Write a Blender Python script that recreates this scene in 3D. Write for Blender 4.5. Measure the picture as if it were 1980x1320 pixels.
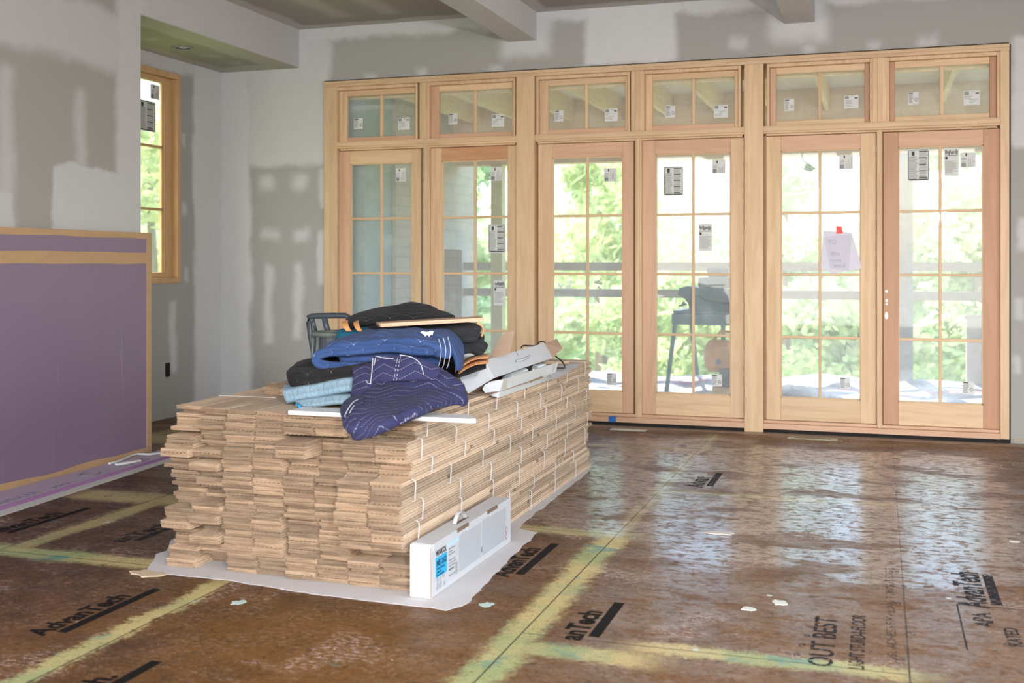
import bpy, bmesh, math, random
from mathutils import Vector, Matrix, noise as mnoise
random.seed(7)
SC = bpy.context.scene
for o in list(bpy.data.objects): bpy.data.objects.remove(o)
COL = SC.collection
# ------------------------------------------------------------------ camera
FPX = 2160.0; YAW = math.atan(710/2160.0); SN, CS = math.sin(YAW), math.cos(YAW); VH = 508.0; EYE = 1.4
cam = bpy.data.cameras.new('camera'); camo = bpy.data.objects.new('camera', cam); COL.objects.link(camo)
cam.sensor_width = 36.0; cam.lens = FPX/1980.0*36.0
cam.shift_y = -(660.0-VH)/1980.0; cam.shift_x = 0
camo.location = (0, 0, EYE); camo.rotation_euler = (math.pi/2, 0, YAW)
cam.clip_start = .05; cam.clip_end = 200
cam.dof.use_dof = True; cam.dof.focus_distance = 6.6; cam.dof.aperture_fstop = 2.6
SC.camera = camo
# ------------------------------------------------------------------ world, light, exposure
W = bpy.data.worlds.new('sky'); SC.world = W; W.use_nodes = True
wn = W.node_tree.nodes; wl = W.node_tree.links
bg = wn['Background']; sky = wn.new('ShaderNodeTexSky'); sky.sky_type = 'NISHITA'
sky.sun_disc = False; sky.sun_elevation = math.radians(50); sky.sun_rotation = math.radians(200); sky.air_density = 1.0; sky.dust_density = 3.0
wl.new(sky.outputs[0], bg.inputs['Color']); bg.inputs['Strength'].default_value = 1.0
def lamp(name, kind, loc, target, energy, color=(1, 1, 1), size=1.0, size_y=None):
    l = bpy.data.lights.new(name, kind); l.energy = energy; l.color = color
    if kind == 'AREA':
        l.size = size
        if size_y: l.shape = 'RECTANGLE'; l.size_y = size_y
    if kind == 'SUN': l.angle = math.radians(size)
    o = bpy.data.objects.new(name, l); COL.objects.link(o); o.location = loc
    o.rotation_euler = (Vector(target)-Vector(loc)).to_track_quat('-Z', 'Y').to_euler()
    return o
lamp('sun', 'SUN', (-8, 30, 25), (0, 14, 0), 9.0, (1, .95, .84), 1.0)          # from beyond the trees, over the porch
lamp('photographer_flash', 'AREA', (.94, -.15, 2.16), (-1.5, 7.5, 1.7), 165, (1, .97, .94), .16)
lamp('rear_fill_light', 'AREA', (-.9, -3.3, 1.9), (-.9, 5, 1.9), 420, (.96, .98, 1), 7.6, 3.4)  # added fill light, out of view behind the camera
lamp('side_fill_light', 'AREA', (3.3, 3.2, 1.9), (-2, 5, 1.0), 120, (.97, .98, 1), 4.0, 2.0)  # added fill light, out of view on the right
SC.view_settings.view_transform = 'Standard'; SC.view_settings.look = 'None'
SC.view_settings.exposure = 0.05; SC.view_settings.gamma = 1.0; SC.view_settings.use_curve_mapping = False

# ------------------------------------------------------------------ measuring helpers
def ray(u, v):
    a = (u-990)/FPX
    return a*CS-SN, a*SN+CS, (VH-v)/FPX
def P(u, v, Y):                       # point at depth Y
    r = ray(u, v); k = Y/r[1]; return Vector((r[0]*k, Y, EYE+r[2]*k))
def F(u, v, z=0.0):                   # point at height z
    r = ray(u, v); k = (z-EYE)/r[2]; return Vector((r[0]*k, r[1]*k, z))
def WX(u, Y): return P(u, VH, Y).x
def WZ(u, v, Y): return P(u, v, Y).z
def YofX(u, X): r = ray(u, VH); return X*r[1]/r[0]

# ------------------------------------------------------------------ node helper
class N:
    def __init__(s, name):
        s.m = bpy.data.materials.new(name); s.m.use_nodes = True
        s.t = s.m.node_tree; s.n = s.t.nodes; s.l = s.t.links
        s.b = s.n['Principled BSDF']; s.out = s.n['Material Output']
    def link(s, a, b):
        if a is None: return
        s.l.new(a, b)
    def val(s, x, sock):
        if hasattr(x, 'is_linked') or isinstance(x, bpy.types.NodeSocket): s.l.new(x, sock)
        else:
            try: sock.default_value = x
            except Exception: sock.default_value = (x[0], x[1], x[2], 1) if len(x) == 3 else x
    def math(s, op, a, b=0.0, c=None, clamp=False):
        n = s.n.new('ShaderNodeMath'); n.operation = op; n.use_clamp = clamp
        s.val(a, n.inputs[0]); s.val(b, n.inputs[1])
        if c is not None: s.val(c, n.inputs[2])
        return n.outputs[0]
    def pos(s):
        n = s.n.new('ShaderNodeNewGeometry'); return n.outputs['Position']
    def obj(s):
        n = s.n.new('ShaderNodeTexCoord'); return n.outputs['Object']
    def uv(s):
        n = s.n.new('ShaderNodeTexCoord'); return n.outputs['UV']
    def rnd(s):
        n = s.n.new('ShaderNodeObjectInfo'); return n.outputs['Random']
    def xyz(s, v):
        n = s.n.new('ShaderNodeSeparateXYZ'); s.l.new(v, n.inputs[0]); return n.outputs
    def comb(s, x, y, z):
        n = s.n.new('ShaderNodeCombineXYZ'); s.val(x, n.inputs[0]); s.val(y, n.inputs[1]); s.val(z, n.inputs[2]); return n.outputs[0]
    def vscale(s, v, sc):
        n = s.n.new('ShaderNodeVectorMath'); n.operation = 'MULTIPLY'; s.l.new(v, n.inputs[0]); n.inputs[1].default_value = sc; return n.outputs[0]
    def vadd(s, v, w):
        n = s.n.new('ShaderNodeVectorMath'); n.operation = 'ADD'; s.l.new(v, n.inputs[0]); s.val(w, n.inputs[1]); return n.outputs[0]
    def noise(s, v, sc=5, det=4, rough=.55, dist=0.0):
        n = s.n.new('ShaderNodeTexNoise'); s.l.new(v, n.inputs['Vector']); n.inputs['Scale'].default_value = sc
        n.inputs['Detail'].default_value = det; n.inputs['Roughness'].default_value = rough; n.inputs['Distortion'].default_value = dist
        return n.outputs['Fac']
    def vor(s, v, sc=5, feat='F1'):
        n = s.n.new('ShaderNodeTexVoronoi'); n.feature = feat; s.l.new(v, n.inputs['Vector']); n.inputs['Scale'].default_value = sc
        return n.outputs
    def step(s, x, a, b, lo=0.0, hi=1.0):
        n = s.n.new('ShaderNodeMapRange'); n.interpolation_type = 'SMOOTHSTEP'; s.val(x, n.inputs[0])
        n.inputs[1].default_value = a; n.inputs[2].default_value = b; n.inputs[3].default_value = lo; n.inputs[4].default_value = hi
        return n.outputs[0]
    def mix(s, f, a, b, mode='MIX'):
        n = s.n.new('ShaderNodeMix'); n.data_type = 'RGBA'; n.blend_type = mode
        s.val(f, n.inputs[0]); s.val(a, n.inputs[6]); s.val(b, n.inputs[7]); return n.outputs[2]
    def bump(s, h, st=.3, d=.01):
        n = s.n.new('ShaderNodeBump'); s.l.new(h, n.inputs['Height']); n.inputs['Strength'].default_value = st; n.inputs['Distance'].default_value = d
        s.l.new(n.outputs[0], s.b.inputs['Normal'])
    def mul(s, a, b): return s.math('MULTIPLY', a, b)
    def mx(s, a, b): return s.math('MAXIMUM', a, b)
    def rect(s, x, y, x0, x1, y0, y1, soft=.03):
        a = s.mul(s.step(x, x0-soft, x0+soft), s.step(x, x1-soft, x1+soft, 1, 0))
        b = s.mul(s.step(y, y0-soft, y0+soft), s.step(y, y1-soft, y1+soft, 1, 0))
        return s.mul(a, b)
    def col(s, c, r=.5, spec=None, metal=0):
        s.val(c, s.b.inputs['Base Color']); s.val(r, s.b.inputs['Roughness'])
        if spec is not None: s.b.inputs['Specular IOR Level'].default_value = spec
        s.b.inputs['Metallic'].default_value = metal
        return s.m
def plain(name, c, r=.5, metal=0, nz=.08, sc=30):
    k = N(name); f = k.noise(k.obj(), sc, 3)
    cc = k.mix(f, tuple(x*(1-nz) for x in c), tuple(min(1, x*(1+nz)) for x in c))
    k.bump(f, .08, .003)
    return k.col(cc, r, None, metal)
def wood(name, light, dark, axis='Z', rough=.55, rndamt=.35, sc=1.0):
    k = N(name); o = k.obj(); r = k.rnd()
    s = {'X': (1.2, 14, 14), 'Y': (14, 1.2, 14), 'Z': (14, 14, 1.2)}[axis]
    v = k.vscale(o, tuple(q*sc for q in s)); v = k.vadd(v, k.comb(k.mul(r, 31.0), k.mul(r, 17.0), k.mul(r, 53.0)))
    g = k.noise(v, 1.0, 5, .6, 1.2); g2 = k.noise(v, 7.0, 3, .6, .3)
    f = k.math('ADD', k.mul(k.step(g, .35, .68), .75), k.mul(g2, .3), clamp=True)
    c = k.mix(f, light, dark)
    hs = k.n.new('ShaderNodeHueSaturation'); k.l.new(c, hs.inputs['Color'])
    k.l.new(k.math('ADD', k.mul(r, rndamt), 1-rndamt*.5), hs.inputs['Value'])
    k.bump(g2, .1, .002)
    return k.col(hs.outputs[0], rough)

# ------------------------------------------------------------------ mesh helpers
def mesh_obj(name, verts, faces, mat=None, parent=None, smooth=False, uvs=None):
    me = bpy.data.meshes.new(name); me.from_pydata([tuple(v) for v in verts], [], faces); me.update()
    if uvs:
        l = me.uv_layers.new(name='UVMap')
        for lp in me.loops: l.data[lp.index].uv = uvs[lp.vertex_index]
    if smooth:
        for p in me.polygons: p.use_smooth = True
    o = bpy.data.objects.new(name, me); COL.objects.link(o)
    if mat: me.materials.append(mat)
    if parent: o.parent = parent
    return o
class MB:
    def __init__(s): s.v = []; s.f = []
    def box(s, x0, x1, y0, y1, z0, z1, M=None):
        b = len(s.v); p = [(x, y, z) for z in (z0, z1) for y in (y0, y1) for x in (x0, x1)]
        if M: p = [tuple(M @ Vector(q)) for q in p]
        s.v += p
        s.f += [tuple(b+i for i in q) for q in ((0, 2, 3, 1), (4, 5, 7, 6), (0, 1, 5, 4), (2, 6, 7, 3), (0, 4, 6, 2), (1, 3, 7, 5))]
        return s
    def hexa(s, p):          # 8 points: bottom loop 4, top loop 4
        b = len(s.v); s.v += [tuple(q) for q in p]
        s.f += [tuple(b+i for i in q) for q in ((0, 3, 2, 1), (4, 5, 6, 7), (0, 1, 5, 4), (1, 2, 6, 5), (2, 3, 7, 6), (3, 0, 4, 7))]
        return s
    def quad(s, a, b_, c, d):
        b = len(s.v); s.v += [tuple(a), tuple(b_), tuple(c), tuple(d)]; s.f.append((b, b+1, b+2, b+3)); return s
    def poly(s, pts):
        b = len(s.v); s.v += [tuple(p) for p in pts]; s.f.append(tuple(range(b, b+len(pts)))); return s
    def slab(s, pts, z0, z1):   # polygon prism
        n = len(pts); b = len(s.v); s.v += [(p[0], p[1], z0) for p in pts]+[(p[0], p[1], z1) for p in pts]
        s.f.append(tuple(range(b+n-1, b-1, -1))); s.f.append(tuple(range(b+n, b+2*n)))
        for i in range(n): j = (i+1) % n; s.f.append((b+i, b+j, b+n+j, b+n+i))
        return s
    def sheet(s, pts, th):      # thin planar sheet of any orientation
        pts = [Vector(p) for p in pts]; nn = (pts[1]-pts[0]).cross(pts[-1]-pts[0]).normalized()*th
        n = len(pts); b = len(s.v); s.v += [tuple(p) for p in pts]+[tuple(p+nn) for p in pts]
        s.f.append(tuple(range(b+n-1, b-1, -1))); s.f.append(tuple(range(b+n, b+2*n)))
        for i in range(n): j = (i+1) % n; s.f.append((b+i, b+j, b+n+j, b+n+i))
        return s
    def tube(s, pts, r, n=8, closed=False, taper=None):
        pts = [Vector(p) for p in pts]; b = len(s.v); m = len(pts)
        for i, p in enumerate(pts):
            a = pts[(i-1) % m] if (i > 0 or closed) else p; c = pts[(i+1) % m] if (i < m-1 or closed) else p
            d = (c-a).normalized(); up = Vector((0, 0, 1)) if abs(d.z) < .9 else Vector((1, 0, 0))
            e = d.cross(up).normalized(); g = d.cross(e)
            rr = r if taper is None else r*taper[i]
            for k in range(n):
                t = 2*math.pi*k/n; s.v.append(tuple(p+e*math.cos(t)*rr+g*math.sin(t)*rr))
        for i in range(m if closed else m-1):
            i2 = (i+1) % m
            for k in range(n):
                k2 = (k+1) % n; s.f.append((b+i*n+k, b+i*n+k2, b+i2*n+k2, b+i2*n+k))
        if not closed:
            s.f.append(tuple(b+k for k in range(n-1, -1, -1))); s.f.append(tuple(b+(m-1)*n+k for k in range(n)))
        return s
    def build(s, name, mat=None, parent=None, bevel=0, smooth=False):
        o = mesh_obj(name, s.v, s.f, mat, parent, smooth)
        if bevel:
            m = o.modifiers.new('bevel', 'BEVEL'); m.width = bevel; m.segments = 2; m.limit_method = 'ANGLE'
        return o
def tag(o, label, cat, group=None):
    o['label'] = label; o['category'] = cat
    if group: o['group'] = group
    return o
def struct(o): o['kind'] = 'structure'; return o
def empty(name, loc=(0, 0, 0), rz=0):
    o = bpy.data.objects.new(name, None); COL.objects.link(o); o.location = loc; o.rotation_euler = (0, 0, rz); o.empty_display_size = .1; return o
def text_geo(txt, size, ext=.0004, bold=.0):
    cu = bpy.data.curves.new('t', 'FONT'); cu.body = txt; cu.size = size; cu.extrude = ext; cu.offset = bold; cu.resolution_u = 3
    o = bpy.data.objects.new('t', cu); COL.objects.link(o); bpy.context.view_layer.update()
    me = bpy.data.meshes.new_from_object(o.evaluated_get(bpy.context.evaluated_depsgraph_get()))
    bpy.data.objects.remove(o); return me
def text_obj(name, txt, size, M, mat, parent=None, ext=.0004, bold=0.0, width=None):
    me = text_geo(txt, size, ext, bold)
    if width:
        xs = [v.co.x for v in me.vertices]; k = width/(max(xs)-min(xs))
        for v in me.vertices: v.co.x = (v.co.x-min(xs))*k
    me.transform(M); me.materials.clear(); me.materials.append(mat)
    o = bpy.data.objects.new(name, me); COL.objects.link(o)
    if parent: o.parent = parent
    return o

def smooth_path_(p, n=6):
    out = []
    for i in range(len(p)-1):
        p0, p1, p2, p3 = p[max(i-1, 0)], p[i], p[i+1], p[min(i+2, len(p)-1)]
        for j in range(n):
            t = j/n; out.append(.5*((2*p1)+(-p0+p2)*t+(2*p0-5*p1+4*p2-p3)*t*t+(-p0+3*p1-3*p2+p3)*t**3))
    return out+[p[-1]]

# ------------------------------------------------------------------ room dimensions
D = 9.46; HC = 3.615; XL = -5.24; XW = -6.09; XR = 3.2; YB = -3.0
FX0, FX1 = WX(629, D), WX(1951, D); FTOP = 3.10
# ------------------------------------------------------------------ materials: drywall
def drywall(name, masks, ax, paper=(.36, .352, .335), mud=(.60, .60, .605)):
    """masks: (a0,a1,b0,b1,soft,strength) in wall coordinates; ax picks the two axes"""
    k = N(name); p = k.pos(); X = k.xyz(p)
    w = k.noise(p, 2.2, 3); w2 = k.noise(p, 9, 3)
    a = k.math('ADD', X[ax[0]], k.math('ADD', k.mul(k.math('SUBTRACT', w, .5), .16), k.mul(k.math('SUBTRACT', w2, .5), .03)))
    b = k.math('ADD', X[ax[1]], k.math('ADD', k.mul(k.math('SUBTRACT', k.noise(p, 2.9, 3), .5), .18), k.mul(k.math('SUBTRACT', w2, .5), .03)))
    tot = None
    for (a0, a1, b0, b1, sf, st) in masks:
        m = k.mul(k.rect(a, b, a0, a1, b0, b1, sf*1.35), st); tot = m if tot is None else k.mx(tot, m)
    f = k.mul(tot, k.math('ADD', k.mul(w2, .25), .85)) if tot is not None else 0.0
    if tot is not None: f = k.math('MINIMUM', f, 1.0)
    c = k.mix(f, paper, mud)
    k.bump(k.noise(p, 120, 2), .03, .001)
    return k.col(c, .85, .25)
bm_back = [(-6.2, -5.78, -1, 4, .03, 1), (-5.85, FX0+.05, 2.33, 3.3, .03, .8), (-6.2, -4.9, 3.05, 4, .04, .75),
    (-5.2, 1, 3.50, 3.7, .03, .9), (-5.3, -5.14, 3.1, 3.7, .04, .8),
    (-2.45, -1.62, 3.1, 3.7, .03, 1), (-3.2, -2.75, 3.24, 3.7, .05, .8), (-.85, -.4, 3.22, 3.7, .05, .8),
    (-2.3, .0, 3.60, 3.7, .02, .9), (.97, 1.2, 2.3, 3.14, .03, .9), (1.16, 1.9, 2.3, 3.14, .04, .5),
    (-5.66, -5.50, 2.08, 2.24, .05, .8), (-5.30, -5.14, 2.08, 2.24, .05, .8), (-5.66, -5.46, 1.62, 1.70, .04, .75), (-5.3, -5.14, 1.6, 1.72, .04, .75),
    (-5.62, -5.53, .62, 1.38, .035, .75), (-5.29, -5.20, .66, 1.4, .035, .75), (-5.02, -4.93, 1.9, 2.3, .02, .7), (-5.05, -4.95, 1.2, 1.7, .02, .7),
    (-4.55, -4.42, 3.11, 3.17, .03, .7), (-4.05, -3.95, 3.11, 3.2, .03, .7), (-3.3, -3.2, 3.11, 3.2, .03, .6), (-.62, -.5, 3.12, 3.2, .03, .6),
    (.3, .45, 3.13, 3.2, .03, .7), (-.1, 0, 3.12, 3.2, .03, .6), (1.0, 1.1, 1.5, 1.75, .02, .7), (1.0, 1.07, .95, 1.12, .02, .6), (1.0, 1.05, .55, .7, .02, .6), (-1.2, -1.05, 3.2, 3.3, .03, .6)]
M_back = drywall('drywall_back', bm_back, (0, 2))
bm_win = [(9.0, 9.6, -1, 4, .03, 1), (6, 9.6, 3.14, 4, .03, .8), (8.62, 8.72, .4, 1.05, .03, .75), (8.2, 8.3, 1.05, 1.18, .03, .7),
    (8.80, 8.88, 2.5, 2.62, .02, .6), (8.80, 8.88, 1.85, 1.95, .02, .6), (8.85, 8.92, 1.2, 1.35, .02, .6)]
M_win = drywall('drywall_window_wall', bm_win, (1, 2))
bm_near = [(6.78, 7.2, -1, 3.7, .03, 1), (2, 7.2, 2.78, 3.22, .04, .85), (2, 7.3, 3.55, 3.7, .03, .8),
    (6.13, 7.2, 1.2, 2.07, .015, 1), (5.65, 5.78, 1.6, 2.65, .04, .7), (6.35, 6.45, 1.9, 2.6, .04, .7), (5.5, 5.78, 1.2, 1.86, .02, .9), (4.8, 5.28, 1.2, 1.9, .04, .9), (6.28, 6.4, 3.3, 3.5, .05, .6),
    (7.06, 9.5, 3.2, 3.7, .01, .9)]
M_near = drywall('drywall_left', bm_near, (1, 2), (.37, .352, .335), (.56, .555, .555))
bm_ceil = [(-5.3, -5.1, -4, 10, .03, .9), (-9, 4, 9.3, 9.6, .03, .9), (-4.7, -4.5, 7.2, 9.1, .06, .55), (-4.2, -4.05, 6.5, 9.1, .05, .55), (-2.95, -2.75, -4, 10, .03, .9), (-3.25, -3.0, -4, 10, .03, .9), (-2, -1.8, -4, 9, .06, .4), (-.5, -.3, -4, 10, .03, .8)]
M_ceil = drywall('drywall_ceiling', bm_ceil, (0, 1), (.36, .335, .31), (.56, .54, .52))
bm_soff = [(-5.5, -5.1, 6, 10, .03, .8), (-6.2, -5.95, 6, 10, .03, .7), (-6.2, -5.1, 9.2, 9.6, .03, .8), (-5.75, -5.6, 8.6, 8.72, .04, .6), (-5.8, -5.66, 7.8, 7.9, .04, .6), (-5.75, -5.6, 9.0, 9.1, .03, .6)]
M_soff = drywall('drywall_soffit', bm_soff, (0, 1), (.34, .335, .27), (.50, .50, .43))
M_mudwhite = drywall('drywall_mud_white', [(-99, 99, -99, 99, .1, 1)], (0, 1), mud=(.62, .62, .625))
# ------------------------------------------------------------------ material: subfloor
def floor_mat():
    k = N('stained_subfloor'); p = k.pos(); X = k.xyz(p); x, y = X[0], X[1]
    big = k.noise(p, .9, 3); med = k.noise(p, 4.5, 5, .6)
    fl = k.noise(k.vscale(p, (1.0, 1.9, 1)), 38, 4, .7, 1.5)        # strand flakes
    fl2 = k.noise(k.vscale(p, (2.4, 1.0, 1)), 75, 3, .7, .5)
    c = k.mix(k.step(med, .3, .7), (.050, .021, .006), (.155, .064, .016))
    c = k.mix(k.mul(k.step(fl, .45, .72), .6), c, (.24, .105, .034))
    c = k.mix(k.mul(k.step(fl2, .48, .66), .62), c, (.030, .013, .006))
    c = k.mix(k.mul(k.step(k.noise(k.vscale(p, (1.3, .7, 1)), 110, 2, .6, .8), .60, .70), .35), c, (.38, .22, .12))
    # right part of the room: redder and greyer, left front: golden
    c = k.mix(k.mul(k.step(x, -2.2, -.6), .55), c, k.mix(fl, (.115, .046, .013), (.29, .130, .045)))
    gold = k.mul(k.rect(x, y, -3.2, -1.2, 1, 4.2, .5), k.step(big, .35, .6))
    c = k.mix(k.mul(gold, .55), c, k.mix(fl, (.13, .055, .008), (.31, .14, .024)))
    c = k.mix(k.mul(k.rect(x, y, -4.8, -3.0, 3.9, 6.5, .4), .45), c, (.05, .022, .012))
    # scuffed pale patches
    sc = k.mul(k.step(k.noise(p, 2.3, 3, .5), .56, .66), k.step(k.noise(k.vscale(p, (1, 2.2, 1)), 30, 5, .8), .50, .60))
    c = k.mix(k.mul(sc, .8), c, (.58, .43, .37))
    # grey film on the right, its tone partly painted window reflection
    gr = k.mul(k.step(k.noise(k.vscale(p, (.5, 1.3, 1)), 2.6, 4, .6), .47, .56), k.step(x, -1.9, -1.2))
    gr = k.mul(gr, k.step(k.noise(k.vscale(p, (.8, 1.8, 1)), 22, 5, .8, .8), .40, .58))
    c = k.mix(k.mul(gr, .16), c, (.30, .29, .26))
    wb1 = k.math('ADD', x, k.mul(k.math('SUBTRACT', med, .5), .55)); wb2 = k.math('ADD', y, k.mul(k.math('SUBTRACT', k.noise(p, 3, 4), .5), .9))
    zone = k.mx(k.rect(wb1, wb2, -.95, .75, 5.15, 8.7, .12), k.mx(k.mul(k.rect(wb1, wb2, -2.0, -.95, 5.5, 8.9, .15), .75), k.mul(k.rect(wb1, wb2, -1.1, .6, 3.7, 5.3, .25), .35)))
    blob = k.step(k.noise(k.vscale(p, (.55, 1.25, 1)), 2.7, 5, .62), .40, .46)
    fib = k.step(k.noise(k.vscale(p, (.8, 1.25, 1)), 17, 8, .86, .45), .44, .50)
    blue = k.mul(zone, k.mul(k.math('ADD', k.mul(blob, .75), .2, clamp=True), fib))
    c = k.mix(k.mul(blue, .20), c, (.42, .47, .50))  # reflections of the bright doors painted pale blue into the base colour
    grit = k.mul(k.step(k.noise(k.vscale(p, (1, 1.4, 1)), 36, 7, .88, .6), .515, .575), k.step(k.noise(p, 4.0, 4, .7), .40, .58)); c = k.mix(k.mul(grit, .36), c, (.50, .35, .26))
    pits = k.step(k.noise(k.vscale(p, (1.2, .9, 1)), 30, 7, .85, .8), .54, .59); c = k.mix(k.mul(pits, .6), c, (.022, .011, .006))
    # green and yellow smears along the panel seams
    wob = k.math('ADD', k.mul(k.math('SUBTRACT', k.noise(p, 2.2, 3), .5), .12), k.mul(k.math('SUBTRACT', k.noise(p, 26, 4, .7, 1.0), .5), .14))
    xs = k.math('ADD', x, wob); ys = k.math('ADD', y, wob)
    def band(c_, c0, half, d_, d0, d1, st):
        q = k.step(k.math('ABSOLUTE', k.math('SUBTRACT', c_, c0)), half*.45, half*1.15, 1, 0)
        r = k.mul(k.step(d_, d0-.12, d0+.12), k.step(d_, d1-.12, d1+.12, 1, 0))
        return k.mul(k.mul(q, r), st)
    bands = [(xs, -1.285, .095, ys, 2.5, 5.65, 1), (xs, -1.285, .05, ys, 5.6, 9.2, .45), (ys, 3.88, .10, xs, -1.3, -.75, .9), (ys, 4.02, .075, xs, -.85, .12, .95),
        (ys, 5.62, .09, xs, -1.9, -1.2, .75), (ys, 6.82, .06, xs, -1.33, .25, .5), (xs, -2.735, .055, ys, 1.5, 4.30, 1), (ys, 4.40, .11, xs, -4.3, -3.05, .9),
        (ys, 5.63, .16, xs, -4.62, -3.2, .75), (xs, -4.02, .08, ys, 4.35, 5.7, .7), (xs, -5.6, .1, ys, 7, 9, .5), (ys, 7.6, .25, xs, -6, -3.2, .6), (ys, 8.35, .08, xs, -2.4, -1.3, .4)]
    tot = None
    for b in bands:
        m = band(*b); tot = m if tot is None else k.mx(tot, m)
    tot = k.mul(tot, k.step(k.math('ADD', k.mul(fl, .5), k.mul(fl2, .5)), .34, .50, .15, 1))
    hue = k.step(k.noise(p, 1.7, 3, .6), .42, .62)
    gc = k.mix(hue, k.mix(fl2, (.60, .46, .16), (.72, .60, .30)), k.mix(fl2, (.27, .36, .13), (.50, .56, .27)))
    gc = k.mix(k.mul(k.step(k.noise(p, 3.3, 3), .60, .68), .8), gc, (.08, .33, .27))
    c = k.mix(k.mul(tot, .86), c, gc)
    teal = k.mul(k.step(k.noise(p, 2.9, 4), .66, .72), k.step(fl, .4, .6)); c = k.mix(k.mul(teal, .5), c, (.10, .28, .24))
    # drips
    dr = k.vor(p, 3.1)['Distance']; c = k.mix(k.step(k.math('ADD', dr, k.mul(k.noise(p, 14, 2), .05)), .058, .066, .9, 0), c, (.60, .66, .58))
    dr2 = k.vor(k.vadd(p, (3.3, 1.2, 0)), 7.0)['Distance']; c = k.mix(k.step(k.math('ADD', dr2, k.mul(k.noise(p, 30, 2), .04)), .042, .048, .8, 0), c, (.7, .66, .6))
    # dark ring marks
    rg = k.math('ABSOLUTE', k.math('SUBTRACT', k.vor(k.vadd(p, (7.3, 4.2, 0)), 2.3)['Distance'], .045))
    c = k.mix(k.step(rg, .006, .014, .8, 0), c, (.03, .018, .014))
    # seams
    def seam(c_, c0, d_, d0, d1):
        return k.mul(k.step(k.math('ABSOLUTE', k.math('SUBTRACT', c_, c0)), .0015, .0045, 1, 0), k.mul(k.math('GREATER_THAN', d_, d0), k.math('LESS_THAN', d_, d1)))
    s_ = None
    for q in [(x, -1.285, y, -5, 9.4), (x, .098, y, -5, 9.4), (x, -2.70, y, -5, 9.4), (x, -4.08, y, -5, 9.4), (y, 4.03, x, -1.285, .098), (y, 3.83, x, .098, 4), (y, 5.64, x, -2.7, -1.285), (y, 6.85, x, -1.285, .098), (y, 4.39, x, -4.08, -2.7)]:
        m = seam(*q); s_ = m if s_ is None else k.mx(s_, m)
    c = k.mix(k.mul(s_, .9), c, (.035, .022, .012))
    # pale broken edge by the threshold
    ed = k.mul(k.step(k.math('ADD', y, k.mul(k.math('SUBTRACT', med, .5), .12)), 9.26, 9.30), k.step(x, -5, -4.6)); c = k.mix(k.mul(ed, .8), c, (.40, .30, .23))
    # worn gloss
    gl = k.noise(k.vscale(p, (.6, 1.5, 1)), 3.2, 5, .65); gf = k.noise(k.vscale(p, (.9, 1.6, 1)), 26, 5, .75, .8)
    rest = k.math('ADD', k.step(gl, .40, .60, .30, .50), k.step(gf, .38, .64, .0, .22))
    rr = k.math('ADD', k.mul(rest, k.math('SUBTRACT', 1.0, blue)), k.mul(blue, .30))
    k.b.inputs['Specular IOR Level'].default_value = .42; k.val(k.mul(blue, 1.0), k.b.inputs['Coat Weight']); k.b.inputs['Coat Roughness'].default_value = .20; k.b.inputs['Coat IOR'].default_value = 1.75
    hb = k.math('ADD', k.mul(fl, .7), k.mul(fl2, .5)); hb = k.math('SUBTRACT', hb, k.mul(s_, 2.0))
    hb = k.mul(hb, k.math('SUBTRACT', 1.0, k.mul(blue, .55)))
    k.bump(hb, .5, .0045)
    k.val(c, k.b.inputs['Base Color']); k.val(rr, k.b.inputs['Roughness'])
    return k.m
M_floor = floor_mat()
# wood
M_firZ = wood('fir_vertical', (.70, .495, .30), (.57, .375, .21), 'Z', .5, .14)
M_firX = wood('fir_horizontal', (.70, .50, .305), (.57, .375, .21), 'X', .5, .14)
M_redZ = wood('fir_reddish_vertical', (.50, .265, .15), (.43, .22, .12), 'Z', .5, .12)
M_pinkZ = wood('fir_pinkish_vertical', (.64, .40, .26), (.55, .32, .20), 'Z', .5, .12)
M_redX = wood('fir_reddish_horizontal', (.58, .31, .16), (.45, .21, .10), 'X', .5, .1)
M_pinkX = wood('fir_pinkish_horizontal', (.64, .40, .26), (.54, .32, .195), 'X', .5, .1)
M_yelY = wood('window_fir', (.62, .40, .20), (.52, .31, .14), 'Z', .5, .1)
M_board = wood('oak_board', (.71, .55, .395), (.46, .325, .215), 'Y', .75, .46, .6)
M_boardend = wood('oak_end_grain', (.40, .275, .18), (.155, .098, .057), 'X', .85, .55, 3.0)
M_boardX = wood('oak_board_cross', (.64, .45, .30), (.50, .32, .2), 'X', .6, .1, 1.2)
M_joist = wood('joist_lumber', (.90, .74, .50), (.82, .62, .38), 'Y', .8, .15)
M_black = plain('black_plastic', (.012, .012, .013), .5)
M_strap = plain('white_strap', (.72, .72, .70), .4)
M_gap = plain('dark_gap', (.01, .009, .008), .9)
M_blue_tape = plain('blue_tape', (.02, .13, .40), .5)
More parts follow.
